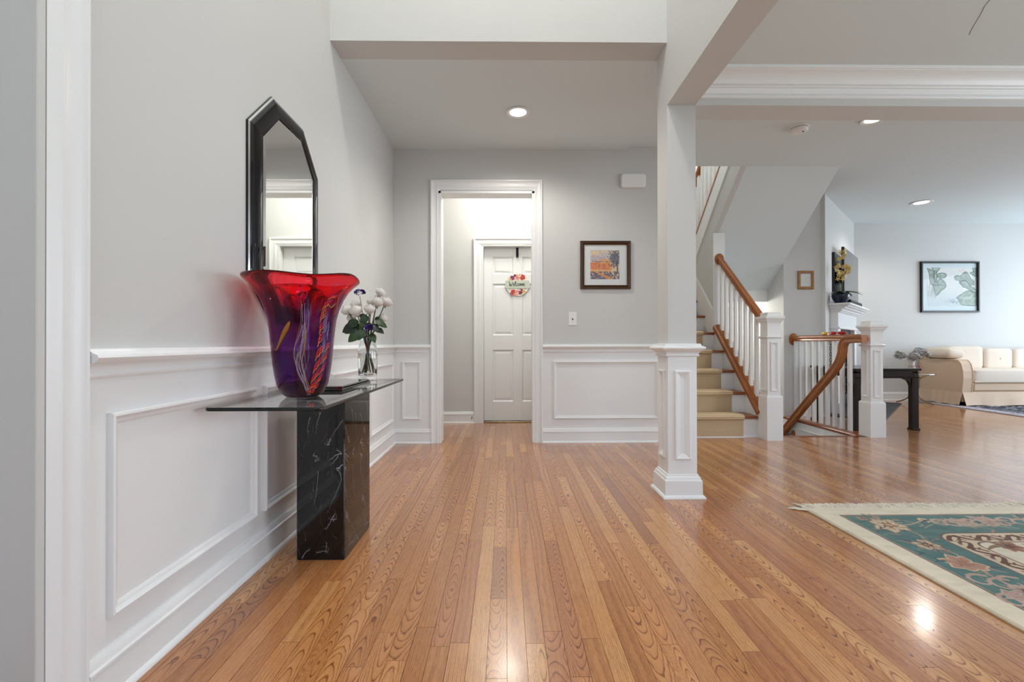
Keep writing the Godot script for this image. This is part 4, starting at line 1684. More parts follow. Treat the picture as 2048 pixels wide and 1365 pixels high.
func rose(parent, base, dir, size, r):
	var u = dir.cross(Vector3.FORWARD).normalized()
	var w = dir.cross(u).normalized()
	var turn = r.randf() * TAU
	var n = 0
	for lay in 4:
		var k = [3, 4, 5, 5][lay]
		var ls = [0.38, 0.6, 0.82, 1.0][lay]
		for q in k:
			var st = begin()
			var a0 = turn + TAU * q / k + lay * 0.7
			var half = PI / k * 1.35
			var rows = []
			for i in 8:
				var t = i / 7.0
				var row = []
				for j in 9:
					var x = (j - 4) / 4.0
					var a = a0 + x * half
					var rad = size * ls * (0.12 + 0.9 * sin(t * 2.3))
					if lay >= 2:
						rad += size * 0.35 * maxf(0, t - 0.7) * (lay - 1)
					var h = size * (1.95 - 0.16 * lay) * t * (1.0 - 0.16 * x * x * t)
					row.append(base + (u * cos(a) + w * sin(a)) * rad + dir * h)
				rows.append(row)
			skin(st, rows, false)
			var o = obj("petal", st, "rose_edge" if lay == 0 and q == 0 else "rose", parent)
			n += 1


# ---------------------------------------------------------------- mirror

func build_mirror():
	var o = thing("wall_mirror", "tall octagonal mirror in a dark glossy frame on the left wall", "mirror")
	var z0 = 1.816
	var z1 = 2.486
	var pts = [Vector2(z0, 1.184), Vector2(2.003, 0.99), Vector2(2.299, 0.99), Vector2(z1, 1.184), Vector2(z1, 1.786), Vector2(2.299, 1.976), Vector2(2.003, 1.976), Vector2(z0, 1.786)]
	var O = Vector3(-1.0199, 0, 0)
	var Z = Vector3(0, 0, -1)
	var X = Vector3.RIGHT
	var st = begin()
	frame(st, pts, O, Z, Vector3.UP, X, V2([0, 0, 0, 0.007, 0.002, 0.0085]))
	var fr = obj("frame_back", st, "black_gloss", o)
	st = begin()
	frame(st, pts, O, Z, Vector3.UP, X, V2([0.002, 0.0085, 0.008, 0.0125, 0.0095, 0.0122]))
	tag(obj("chrome_edge", st, "chrome", o), "bright chrome outer edge strip")
	st = begin()
	frame(st, pts, O, Z, Vector3.UP, X, V2([0.0095, 0.0122, 0.013, 0.0155, 0.022, 0.0195, 0.034, 0.0228, 0.048, 0.0248, 0.06, 0.0255, 0.07, 0.0252, 0.076, 0.0245]))
	obj("frame", st, "smoked", o)
	st = begin()
	frame(st, pts, O, Z, Vector3.UP, X, V2([0.076, 0.0245, 0.078, 0.0255, 0.081, 0.0252, 0.084, 0.0205]))
	obj("inner_edge", st, "smoked", o)
	st = begin()
	frame(st, pts, O, Z, Vector3.UP, X, V2([0.084, 0.0205, 0.108, 0.0225]))
	tag(obj("bevel", st, "mirror", o), "sloping bevelled mirror border")
	var inner = []
	for i in 8:
		var d0 = (pts[i] - pts[(i + 7) % 8]).normalized()
		var d1 = (pts[(i + 1) % 8] - pts[i]).normalized()
		var n0 = Vector2(-d0.y, d0.x)
		var n1 = Vector2(-d1.y, d1.x)
		inner.append(pts[i] + (n0 + n1) / (1.0 + n0.dot(n1)) * 0.108)
	st = begin()
	prism(st, inner, O, Z, Vector3.UP, X, 0.0225)
	obj("mirror_glass", st, "mirror", o)


# ---------------------------------------------------------------- pictures and small things in the hall

func picture(called, label, c, right, n, w, h, fw, prof, fmat, image, mat_w, mat_c):
	# c: middle of the picture on its wall; mat_w: widths of the mount left, right, bottom, top
	var o = thing(called, label, "picture")
	var U = Vector3.UP
	var st = begin()
	frame(st, rect2(-w / 2, -h / 2, w / 2, h / 2), c, right, U, n, prof)
	obj("picture_frame", st, fmat, o)
	var iw = w / 2 - fw
	var ih = h / 2 - fw
	st = begin()
	var px0 = -iw + mat_w[0]
	var px1 = iw - mat_w[1]
	var py0 = -ih + mat_w[2]
	var py1 = ih - mat_w[3]
	quad(st, c + right * px0 + U * py0 + n * 0.007, c + right * px1 + U * py0 + n * 0.007, c + right * px1 + U * py1 + n * 0.007, c + right * px0 + U * py1 + n * 0.007, n, [Vector2(0, 1), Vector2(1, 1), Vector2(1, 0), Vector2(0, 0)])
	obj("print", st, tex_mat(image, 0.6), o)
	st = begin()
	for b in [[-iw, -ih, px0, ih], [px1, -ih, iw, ih], [px0, -ih, px1, py0], [px0, py1, px1, ih]]:
		if b[2] - b[0] > 0.002 and b[3] - b[1] > 0.002:
			prism(st, rect2(b[0], b[1], b[2], b[3]), c + n * 0.005, right, U, n, 0.0045)
	obj("mount", st, flat_mat(mat_c, 0.8), o)
	st = begin()
	quad(st, c + right * -iw - U * ih + n * 0.012, c + right * iw - U * ih + n * 0.012, c + right * iw + U * ih + n * 0.012, c - right * iw + U * ih + n * 0.012, n)
	obj("glass_pane", st, "picture_glass", o)
	return o


func landscape_picture():
	var W = 256
	var H = 240
	var im = blank(W, H, Color(0.85, 0.76, 0.6))
	var r = RandomNumberGenerator.new()
	r.seed = 3
	var dab = func(x0, y0, x1, y1, n, cs, size, slant):
		for i in n:
			var p = Vector2(r.randf_range(x0, x1), r.randf_range(y0, y1))
			var c = cs[r.randi() % cs.size()]
			c.a = 0.75
			stroke(im, [p, p + Vector2(r.randf_range(3, 9), slant * r.randf_range(2, 6))], r.randf_range(size * 0.6, size), c)
	dab.call(-5, 0, 256, 40, 160, [Color(0.87, 0.79, 0.6), Color(0.82, 0.74, 0.62), Color(0.9, 0.83, 0.68)], 5, 0.0)
	dab.call(-5, 42, 256, 90, 240, [Color(0.62, 0.6, 0.72), Color(0.7, 0.66, 0.74), Color(0.66, 0.58, 0.66), Color(0.74, 0.72, 0.76)], 4, -0.4)
	dab.call(70, 20, 180, 60, 90, [Color(0.75, 0.73, 0.76), Color(0.7, 0.68, 0.76)], 4, -0.5)
	dab.call(75, 72, 190, 95, 80, [Color(0.88, 0.62, 0.33), Color(0.86, 0.66, 0.42)], 4, -0.3)
	dab.call(-5, 88, 180, 98, 50, [Color(0.45, 0.35, 0.42), Color(0.5, 0.38, 0.36)], 2, 0.0)
	dab.call(-5, 100, 185, 160, 420, [Color(0.87, 0.48, 0.15), Color(0.9, 0.57, 0.18), Color(0.82, 0.4, 0.22), Color(0.76, 0.36, 0.26)], 3.5, 0.2)
	dab.call(-5, 160, 180, 178, 100, [Color(0.9, 0.68, 0.38), Color(0.86, 0.6, 0.35)], 3, -0.2)
	dab.call(-5, 176, 256, 245, 420, [Color(0.3, 0.27, 0.42), Color(0.36, 0.3, 0.4), Color(0.26, 0.26, 0.36), Color(0.45, 0.35, 0.5), Color(0.5, 0.4, 0.4)], 4, 0.5)
	for i in 150:
		var t = r.randf()
		var p = Vector2(45, 176).lerp(Vector2(190, 240), t) + Vector2(r.randf_range(-14, 14), r.randf_range(-4, 4)) * (0.5 + t)
		stroke(im, [p, p + Vector2(8, 5)], 3.5, [Color(0.86, 0.58, 0.26), Color(0.8, 0.52, 0.3)][i % 2])
	for i in 330:
		var p = Vector2(215 + r.randfn(0, 24), 60 + r.randfn(0, 40))
		if p.x > 150 and p.y < 165:
			stroke(im, [p, p + Vector2(4, 3)], 3.2, [Color(0.3, 0.3, 0.34), Color(0.38, 0.38, 0.42), Color(0.27, 0.26, 0.36), Color(0.45, 0.43, 0.45)][i % 4])
	stroke(im, [Vector2(236, 90), Vector2(238, 175)], 5, Color(0.2, 0.17, 0.3))
	return im


func lotus_picture():
	var W = 320
	var H = 256
	var im = blank(W, H, Color(0.86, 0.86, 0.85))
	var n = FastNoiseLite.new()
	n.seed = 8
	n.frequency = 0.02
	for y in H:
		for x in W:
			var k = smoothstep(0.45, 1.0, y / float(H)) * 0.5 + 0.15 * n.get_noise_2d(x, y)
			im.set_pixel(x, y, Color(0.86, 0.86, 0.85).lerp(Color(0.66, 0.75, 0.78), clampf(k, 0, 1)))
	var shapes = [
		[[2, 4], [30, 14], [44, 30], [42, 60], [50, 90], [56, 118], [44, 122], [22, 100], [14, 40]],
		[[30, 0], [82, 0], [70, 22], [62, 40], [66, 60], [58, 100], [46, 60], [48, 30]],
		[[66, 44], [90, 34], [118, 38], [126, 50], [116, 66], [92, 68], [70, 62]],
		[[84, 70], [104, 82], [120, 104], [118, 116], [70, 116], [66, 90]],
		[[40, 118], [118, 116], [110, 140], [92, 150], [74, 176], [58, 180], [48, 150]],
		[[176, 60], [196, 50], [216, 54], [236, 34], [252, 28], [270, 44], [284, 74], [300, 84], [304, 112], [276, 110], [258, 90], [226, 86], [214, 108], [206, 84], [186, 80]],
		[[214, 92], [240, 86], [258, 92], [280, 118], [320, 150], [320, 172], [280, 150], [250, 130], [232, 128]],
		[[190, 198], [214, 180], [230, 172], [248, 158], [276, 152], [300, 166], [320, 172], [320, 244], [250, 248], [216, 240], [206, 216]],
		[[278, 34], [300, 24], [296, 0], [320, 0], [320, 56], [300, 52]]]
	for s in shapes:
		var poly = PackedVector2Array()
		for p in s:
			poly.append(Vector2(p[0], p[1]))
		poly = PackedVector2Array(smooth_path(Array(poly) + [poly[0]], 4))
		var box2 = Rect2(poly[0], Vector2.ZERO)
		for p in poly:
			box2 = box2.expand(p)
		for y in range(int(box2.position.y), mini(H, int(box2.end.y) + 1)):
			for x in range(int(box2.position.x), mini(W, int(box2.end.x) + 1)):
				if Geometry2D.is_point_in_polygon(Vector2(x, y), poly) and x >= 0 and y >= 0:
					var k = 0.5 + 0.9 * n.get_noise_2d(x * 1.6 + s[0][0] * 7, y * 1.6)
					im.set_pixel(x, y, Color(0.46, 0.52, 0.44).lerp(Color(0.68, 0.74, 0.7), clampf(k + 0.25 * y / H, 0, 1)))
		stroke(im, Array(poly), 1.6, Color(0.22, 0.29, 0.29, 0.85))
	var r = RandomNumberGenerator.new()
	r.seed = 2
	for i in 26:
		var p = Vector2(r.randf_range(0, 60), r.randf_range(90, 170))
		stroke(im, [p, p + Vector2(r.randf_range(-5, 5), 40)], 0.8, Color(0.5, 0.55, 0.54, 0.6))
	for i in 40:
		var p = Vector2(r.randf_range(100, 220), 222 + r.randfn(0, 8))
		stroke(im, [p, p + Vector2(r.randf_range(2, 8), r.randf_range(-4, 4))], 1.4, Color(0.4, 0.5, 0.56, 0.6))
	for i in 24:
		dot(im, 220 + r.randf_range(-16, 30), 10 + r.randf_range(-6, 14), 3, Color(0.85, 0.72, 0.7, 0.5))
	return im


func welcome_picture():
	var W = 512
	var im = blank(W, W, Color(0.93, 0.93, 0.9))
	var r = RandomNumberGenerator.new()
	r.seed = 12
	for i in 500:
		var p = Vector2(r.randf_range(60, 450), r.randf_range(40, 180) if i % 2 else r.randf_range(330, 480))
		var c = [Color(0.55, 0.6, 0.35), Color(0.8, 0.7, 0.35), Color(0.5, 0.62, 0.5), Color(0.9, 0.75, 0.65), Color(0.6, 0.35, 0.35)][r.randi() % 5]
		stroke(im, [p, p + Vector2(r.randf_range(-10, 10), r.randf_range(-8, 8))], r.randf_range(1.5, 4), c)
	var bloom = func(x, y, s, c):
		for q in 5:
			var a = TAU * q / 5.0 + x
			dot(im, x + cos(a) * s * 0.55, y + sin(a) * s * 0.55, s * 0.55, c.lightened(0.1 * (q % 2)))
		for q in 4:
			var a = TAU * q / 4.0 + y
			dot(im, x + cos(a) * s * 0.25, y + sin(a) * s * 0.25, s * 0.3, c.darkened(0.15 + 0.06 * q))
		dot(im, x, y, s * 0.18, c.lightened(0.4))
	for b in [[250, 110, 62, 0], [190, 140, 34, 2], [150, 120, 46, 1], [205, 70, 26, 3], [360, 105, 58, 4], [300, 70, 36, 2], [110, 150, 26, 5], [170, 420, 58, 4], [250, 420, 50, 0], [330, 395, 50, 1], [260, 465, 40, 2], [310, 440, 26, 3], [390, 400, 34, 5], [210, 470, 34, 0], [300, 370, 24, 2]]:
		bloom.call(b[0], b[1], b[2], [Color(0.93, 0.62, 0.56), Color(0.52, 0.16, 0.4), Color(0.95, 0.78, 0.72), Color(0.4, 0.2, 0.18), Color(0.76, 0.25, 0.22), Color(0.88, 0.72, 0.42)][b[3]])
	# the sage band with its word
	im.fill_rect(Rect2i(0, 172, W, 170), Color(0.76, 0.79, 0.73))
	for i in 70:
		var p = Vector2(r.randf_range(60, 460), 332 + r.randf_range(-8, 8))
		dot(im, p.x, p.y, r.randf_range(1.5, 4), [Color(0.35, 0.45, 0.38), Color(0.6, 0.65, 0.5), Color(0.5, 0.3, 0.3)][i % 3])
	var ink = Color(0.13, 0.19, 0.16)
	var letters = [
		[[84, 205], [92, 200], [92, 250], [96, 290], [108, 262], [116, 240], [118, 270], [130, 290], [142, 262], [150, 220], [158, 212]],
		[[168, 262], [188, 250], [186, 232], [174, 234], [166, 258], [172, 284], [190, 284], [204, 268]],
		[[204, 268], [222, 226], [224, 196], [214, 200], [210, 250], [216, 286], [232, 276]],
		[[266, 244], [256, 234], [244, 246], [242, 272], [252, 286], [270, 276]],
		[[290, 238], [278, 252], [278, 276], [290, 284], [302, 270], [302, 248], [290, 238], [298, 244], [314, 246]],
		[[318, 238], [320, 284], [328, 250], [338, 240], [342, 256], [342, 284], [352, 248], [362, 240], [366, 258], [366, 282]],
		[[376, 264], [396, 250], [394, 232], [380, 236], [374, 262], [382, 284], [400, 282], [418, 258]]]
	for l in letters:
		var q = []
		for p in l:
			q.append(Vector2(p[0], p[1]))
		stroke(im, smooth_path(q, 6), 6.0, ink, 5.0)
	return im


func build_hall_things():
	var X = Vector3.RIGHT
	var Zt = Vector3(0, 0, 1)
	var fp = picture("framed_landscape", "small framed orange field landscape hanging between doorway and column", P(0.906, 1.613, 4.18), X, Zt, 0.459, 0.438, 0.034, V2([0, 0, 0, 0.02, 0.004, 0.024, 0.009, 0.024, 0.014, 0.02, 0.021, 0.022, 0.025, 0.018, 0.03, 0.016, 0.034, 0.012, 0.034, 0]), "bronze_frame", landscape_picture(), [0.058, 0.068, 0.056, 0.052], Color(0.86, 0.87, 0.87))
	var gs = begin()
	frame(gs, rect2(-0.2005, -0.19, 0.2005, 0.19), P(0.906, 1.613, 4.18), X, Vector3.UP, Zt, V2([0, 0, 0, 0.0215, 0.002, 0.023, 0.006, 0.02, 0.0075, 0.013]))
	tag(obj("inner_edge", gs, "gold", fp), "thin gilt inner edge")
	# light switch
	var o = thing("light_switch", "white toggle switch plate on the wall under the landscape picture", "light switch", P(0.606, 1.125, 4.18))
	var st = begin()
	box(st, Vector3(-0.037, -0.06, 0), Vector3(0.037, 0.06, 0.006), 0.003)
	obj("switch_plate", st, "plastic", o)
	st = begin()
	box(st, Vector3(-0.006, -0.012, 0.004), Vector3(0.006, 0.012, 0.0065))
	obj("slot", st, "slate", o)
	st = begin()
	box(st, Vector3(-0.005, -0.002, 0.0), Vector3(0.005, 0.007, 0.018), 0.002, Transform3D(Basis(Vector3.RIGHT, -0.5), Vector3(0, 0, 0.004)))
	obj("toggle", st, "plastic", o)
	for y in [-0.035, 0.035]:
		st = begin()
		lathe(st, V2([0.0005, 0.0, 0.003, 0.0, 0.003, 0.001, 0.0005, 0.0015]), Vector3.ZERO, 10)
		var sc = obj("screw", st, "chrome", o)
		sc.rotation.x = PI / 2
		sc.position = Vector3(0, y, 0.006)
	# door chime
	o = thing("door_chime", "white door chime box high on the back wall beside the column", "door chime", P(1.157, 2.375, 4.18))
	st = begin()
	soft(st, Vector3(0, 0, 0.022), Vector3(0.112, 0.062, 0.026), 0.25, 0.35)
	obj("cover", st, "plastic", o)
	st = begin()
	box(st, Vector3(-0.088, -0.05, 0), Vector3(0.088, 0.05, 0.012))
	obj("back_plate", st, "plastic", o)
	# smoke detector
	o = thing("smoke_detector", "round white smoke detector on the ceiling past the header beam", "smoke detector", P(2.43, 2.686, 3.77))
	st = begin()
	lathe(st, V2([0.074, 0.003, 0.074, -0.008, 0.07, -0.011, 0.001, -0.011]), Vector3.ZERO, 32)
	obj("base", st, "plastic", o)
	st = begin()
	lathe(st, V2([0.066, -0.013, 0.064, -0.03, 0.056, -0.038, 0.03, -0.042, 0.001, -0.042]), Vector3.ZERO, 32)
	obj("cover", st, "plastic", o)
	st = begin()
	lathe(st, V2([0.0665, -0.0105, 0.0665, -0.0135]), Vector3.ZERO, 32)
	obj("vent", st, "dark", o)
	st = begin()
	lathe(st, V2([0.008, -0.041, 0.008, -0.0435, 0.001, -0.044]), Vector3(0.02, 0, 0.02), 12)
	obj("test_button", st, "slate", o)
	# welcome sign
	var c = P(0.132, 1.578, 5.292)
	o = thing("welcome_sign", "round floral Welcome sign hanging on the panelled door", "sign")
	var wm = tex_mat(welcome_picture(), 0.6)
	st = begin()
	sign_disc(st, c, 0.133, -0.133, 0.133, 0.005)
	obj("flower_disc", st, wm, o)
	st = begin()
	sign_disc(st, c + Vector3(0, 0, 0.005), 0.142, -0.047, 0.049, 0.004)
	tag(obj("word_band", st, wm, o), "sage green band lettered Welcome")
	st = begin()
	for s in [-1, 1]:
		tube(st, [c + Vector3(s * 0.085, 0.1, 0.006), c + Vector3(s * 0.004, 0.318, 0.012)], 0.0016, 5)
	obj("cord", st, "ivory", o)
	o = thing("door_hook", "dark metal over-door hook at the top of the panelled door", "hook")
	st = begin()
	box(st, P(0.117, 1.885, 5.298), P(0.147, 2.006, 5.294), 0.001)
	box(st, P(0.117, 2.003, 5.342), P(0.147, 2.006, 5.294), 0.001)
	tube(st, smooth_path([P(0.132, 1.905, 5.294), P(0.132, 1.89, 5.283), P(0.132, 1.896, 5.272), P(0.132, 1.908, 5.27)], 4), 0.004, 6)
	obj("strap", st, "charcoal", o)
	# spring door stop
	o = thing("door_stop", "thin spring door stop on the vestibule baseboard by the door", "door stop")
	st = begin()
	var pts = []
	for i in 80:
		var a = i * 0.9
		pts.append(P(-0.385 + cos(a) * 0.004, 0.07 - i * 0.0002 + sin(a) * 0.004, 5.2 - i * 0.0009))
	tube(st, pts, 0.0012, 5)
	obj("spring", st, "gold", o)
	st = begin()
	soft(st, P(-0.385, 0.054, 5.122), Vector3(0.006, 0.006, 0.008), 0.6, 0.6, Transform3D(), 12, 8)
	obj("tip", st, "plastic", o)
	# small wall hook in the vestibule, seen in the mirror
	o = thing("wall_hook", "small metal hook on the vestibule side wall", "hook")
	st = begin()
	box(st, P(0.73, 1.75, 5.02), P(0.722, 1.85, 5.06), 0.003)
	obj("plate", st, "plastic", o)
	st = begin()
	tube(st, smooth_path([P(0.722, 1.83, 5.04), P(0.68, 1.825, 5.04), P(0.665, 1.84, 5.04)], 4), 0.006, 8)
	obj("peg", st, "chrome", o)


func sign_disc(st, c, r, y0, y1, depth):
	var pts = []
	for i in 49:
		var a = asin(clampf(y0 / r, -1, 1)) + (asin(clampf(y1 / r, -1, 1)) - asin(clampf(y0 / r, -1, 1))) * i / 48.0
		pts.append(Vector2(cos(a) * r, sin(a) * r))
	for i in range(48, -1, -1):
		pts.append(Vector2(-pts[i].x, pts[i].y))
	var n = pts.size()
	for i in n:
		var a = pts[i]
		var b = pts[(i + 1) % n]
		if (a - b).length() < 1e-6:
			continue
		var m = Vector2(0, (y0 + y1) / 2)
		var pa = c + Vector3(a.x, a.y, depth)
		var pb = c + Vector3(b.x, b.y, depth)
		var pm = c + Vector3(m.x, m.y, depth)
		var f = func(q): return Vector2(0.5 + q.x / 0.284, 0.5 - q.y / 0.284)
		quadn(st, [pm, pa, pb, pb], [Vector3(0, 0, 1), Vector3(0, 0, 1), Vector3(0, 0, 1), Vector3(0, 0, 1)], [f.call(m), f.call(a), f.call(b), f.call(b)])
		quad(st, pa, pb, pb - Vector3(0, 0, depth), pa - Vector3(0, 0, depth), Vector3(a.x + b.x, a.y + b.y, 0), [f.call(a), f.call(b), f.call(b), f.call(a)])


# ---------------------------------------------------------------- living room

func taper(st, lo, hi, y0, y1):
	# lo and hi are x0, z0, x1, z1 rectangles at y0 and y1
	var a = [Vector3(lo[0], y0, lo[1]), Vector3(lo[2], y0, lo[1]), Vector3(lo[2], y0, lo[3]), Vector3(lo[0], y0, lo[3])]
	var b = [Vector3(hi[0], y1, hi[1]), Vector3(hi[2], y1, hi[1]), Vector3(hi[2], y1, hi[3]), Vector3(hi[0], y1, hi[3])]
	var m = (a[0] + a[2]) / 2
	for k in 4:
		var q = (k + 1) % 4
		quad(st, a[k], a[q], b[q], b[k], (a[k] + a[q]) / 2 - m)
	quad(st, b[0], b[1], b[2], b[3], Vector3.UP)
	quad(st, a[0], a[1], a[2], a[3], Vector3.DOWN)


func build_sofa():
	var s = thing("sofa", "cream upholstered sofa with skirt and tufted back on far wall", "sofa")
	var st = begin()
	# skirt with a wavy hem
	for f in [[Vector3(6.405, 0, -7.05), Vector3(6.405, 0, -6.375), Vector3(-1, 0, 0)], [Vector3(6.405, 0, -6.375), Vector3(8.62, 0, -6.375), Vector3(0, 0, 1)], [Vector3(8.62, 0, -6.375), Vector3(8.62, 0, -7.05), Vector3(1, 0, 0)]]:
		var rows = [[], []]
		var n = 24
		for i in n + 1:
			var p = f[0].lerp(f[1], float(i) / n)
			var w = 0.012 + 0.01 * sin(i * 1.7) + (0.02 if i == 0 or i == n else 0.0)
			rows[0].append(p + f[2] * (w + 0.02) + Vector3(0, 0.018 + 0.006 * sin(i * 0.9), 0))
			rows[1].append(p + Vector3(0, 0.2, 0))
		skin(st, rows, false)
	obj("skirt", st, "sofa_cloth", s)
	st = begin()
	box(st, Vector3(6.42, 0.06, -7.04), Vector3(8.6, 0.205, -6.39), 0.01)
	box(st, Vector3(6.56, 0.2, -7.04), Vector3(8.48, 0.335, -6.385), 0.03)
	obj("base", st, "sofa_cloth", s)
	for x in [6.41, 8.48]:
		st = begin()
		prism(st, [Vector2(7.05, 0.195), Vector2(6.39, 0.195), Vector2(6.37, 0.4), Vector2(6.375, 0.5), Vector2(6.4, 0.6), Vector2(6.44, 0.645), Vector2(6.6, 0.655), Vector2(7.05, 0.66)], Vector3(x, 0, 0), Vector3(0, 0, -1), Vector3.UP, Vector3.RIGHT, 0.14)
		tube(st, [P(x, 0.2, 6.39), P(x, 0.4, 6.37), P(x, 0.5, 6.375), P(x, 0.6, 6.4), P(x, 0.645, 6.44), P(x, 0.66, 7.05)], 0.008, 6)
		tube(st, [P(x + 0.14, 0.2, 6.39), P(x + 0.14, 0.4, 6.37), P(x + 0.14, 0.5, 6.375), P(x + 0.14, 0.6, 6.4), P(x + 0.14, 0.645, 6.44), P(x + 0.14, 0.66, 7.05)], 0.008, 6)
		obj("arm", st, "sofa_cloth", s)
	st = begin()
	soft(st, Vector3(7.52, 0.425, -6.62), Vector3(0.965, 0.1, 0.26), 0.22, 0.12, Transform3D(), 48, 14)
	for y in [0.345, 0.5]:
		tube(st, [P(6.57, y, 6.372), P(8.47, y, 6.372)], 0.009, 6)
	obj("seat_cushion", st, "sofa_light", s)
	st = begin()
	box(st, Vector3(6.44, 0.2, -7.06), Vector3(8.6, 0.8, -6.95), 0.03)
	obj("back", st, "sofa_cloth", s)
	for q in [[6.58, 7.12, 0.85], [7.13, 7.56, 0.815], [7.57, 8.05, 0.805], [8.06, 8.48, 0.8]]:
		st = begin()
		soft(st, Vector3((q[0] + q[1]) / 2, (0.5 + q[2]) / 2, -6.86), Vector3((q[1] - q[0]) / 2, (q[2] - 0.5) / 2, 0.11), 0.28, 0.28, Transform3D(Basis(), Vector3.ZERO))
		var b = obj("back_cushion", st, "sofa_light", s)
		if q[0] > 7.1:
			st = begin()
			soft(st, Vector3((q[0] + q[1]) / 2 + 0.02, 0.66, -6.753), Vector3(0.022, 0.02, 0.012), 1, 1, Transform3D(), 14, 8)
			obj("button", st, "sofa_light", b)
	var p = thing("throw_pillow", "plump ivory pillow resting on the left arm of sofa", "pillow", P(6.5, 0.742, 6.74))
	st = begin()
	soft(st, Vector3.ZERO, Vector3(0.15, 0.085, 0.2), 0.7, 0.45, Transform3D(Basis(Vector3(0, 0, 1), -0.1), Vector3.ZERO))
	obj("cover", st, "sofa_light", p)


func build_table():
	var t = thing("dark_side_table", "dark carved wood side table behind the right newel post", "table")
	var st = begin()
	box(st, P(3.56, 0.612, 4.655), P(4.26, 0.636, 5.37), 0.007)
	obj("tabletop", st, "dark_wood", t)
	st = begin()
	for a in [[3.585, 4.68, 4.235, 4.695], [3.585, 5.33, 4.235, 5.345], [3.585, 4.68, 3.6, 5.345], [4.22, 4.68, 4.235, 5.345]]:
		box(st, P(a[0], 0.545, a[1]), P(a[2], 0.613, a[3]), 0.002)
	box(st, P(3.575, 0.535, 4.668), P(4.245, 0.549, 4.682), 0.004)
	obj("apron", st, "dark_wood", t)
	for k in [[3.575, 4.668, 1, 1], [4.175, 4.668, -1, 1], [3.575, 5.287, 1, -1], [4.175, 5.287, -1, -1]]:
		st = begin()
		box(st, P(k[0], 0.0, k[1]), P(k[0] + 0.07, 0.6, k[1] + 0.07), 0.012)
		box(st, P(k[0] - 0.004, 0.0, k[1] - 0.004), P(k[0] + 0.074, 0.02, k[1] + 0.074), 0.005)
		var x = k[0] + (0.07 if k[2] > 0 else 0.0)
		var pts = [Vector2(0, 0.54), Vector2(0, 0.44), Vector2(0.012, 0.48), Vector2(0.03, 0.508), Vector2(0.06, 0.522), Vector2(0.11, 0.54)]
		prism(st, pts, P(x, 0, k[1] + 0.02), Vector3(k[2], 0, 0), Vector3.UP, Vector3(0, 0, -1), 0.035)
		obj("leg", st, "dark_wood", t)
	# glass occasional table with a vase of dried flowers
	var g = thing("glass_side_table", "round glass side table on curved brass legs beside sofa", "table", P(5.93, 0, 6.62))
	st = begin()
	lathe(st, V2([0.001, 0.443, 0.245, 0.443, 0.245, 0.453, 0.001, 0.453]), Vector3.ZERO, 40)
	obj("glass_top", st, "pane", g)
	st = begin()
	lathe(st, V2([0.246, 0.442, 0.2485, 0.445, 0.2485, 0.451, 0.246, 0.454]), Vector3.ZERO, 40)
	obj("glass_edge", st, "chrome", g)
	for k in 3:
		var a = TAU * k / 3 + 0.3
		var d = Vector3(cos(a), 0, sin(a))
		st = begin()
		tube(st, smooth_path([d * 0.2 + Vector3(0, 0.44, 0), d * 0.08 + Vector3(0, 0.38, 0), d * 0.035 + Vector3(0, 0.24, 0), d * 0.08 + Vector3(0, 0.09, 0), d * 0.24 + Vector3(0, 0.008, 0)], 5), 0.008, 8)
		obj("leg", st, "brass", g)
	var at = P(5.885, 0.453, 6.6)
	var v = thing("ribboned_vase", "small ivory vase tied with pink ribbon on glass side table", "vase", at)
	st = begin()
	lathe(st, V2([0.001, 0, 0.038, 0, 0.045, 0.03, 0.043, 0.08, 0.032, 0.12, 0.036, 0.17, 0.05, 0.2, 0.046, 0.2, 0.03, 0.165, 0.001, 0.15]), Vector3.ZERO, 24)
	obj("body", st, "ivory", v)
	st = begin()
	for k in 2:
		lathe(st, V2([0.04, 0.085 + k * 0.018, 0.044, 0.09 + k * 0.018, 0.04, 0.096 + k * 0.018]), Vector3.ZERO, 24)
	for q in [[0.05, 0.1], [0.09, 0.06], [0.07, 0.13], [0.1, 0.09]]:
		tube(st, smooth_path([Vector3(0.03, 0.1, 0.035), Vector3(0.03 + q[0] * 0.6, q[1] + 0.03, 0.05), Vector3(0.03 + q[0], q[1] - 0.03, 0.05), Vector3(0.03 + q[0] * 0.4, q[1] - 0.08, 0.05)], 5), 0.003, 5)
	obj("ribbon", st, "ribbon", v)
	var r = RandomNumberGenerator.new()
	r.seed = 15
	var names = ["dried grey hydrangea head on the left of ribboned vase", "brownish dried hydrangea head in the middle of ribboned vase", "largest dried hydrangea head on the right of ribboned vase"]
	for k in 3:
		var h = [Vector3(-0.165, 0.27, 0.0), Vector3(0.0, 0.245, 0.05), Vector3(0.14, 0.3, 0.0)][k]
		var rad = [0.085, 0.09, 0.115][k]
		var o = thing("dried_hydrangea", names[k], "flower", at, "dried hydrangeas in the ribboned vase")
		st = begin()
		tube(st, smooth_path([Vector3(h.x * 0.05, 0.155, 0), Vector3(h.x * 0.3, 0.21, 0), h], 4), 0.003, 6)
		obj("stem", st, "dried_brown", o)
		for sh in 2:
			st = begin()
			for i in 240:
				var d = Vector3(r.randfn(), r.randfn(), r.randfn()).normalized()
				var q = h + d * rad * r.randf_range(0.5, 1.0) * Vector3(1, 0.8, 1) * (0.82 + 0.18 * sin(d.x * 5 + d.y * 4))
				for e in 3:
					var w = d.cross(Vector3(0.3, 0.8, 0.2)).normalized().rotated(d, TAU * e / 3 + i)
					blade(st, q, w + d * 0.4, d, rad * 0.16, rad * 0.13, 0.2, 0.3, 0.0, 2)
			tag(obj("florets", st, "dried" if sh == 0 else "dried_brown", o), "", "", "", "stuff")


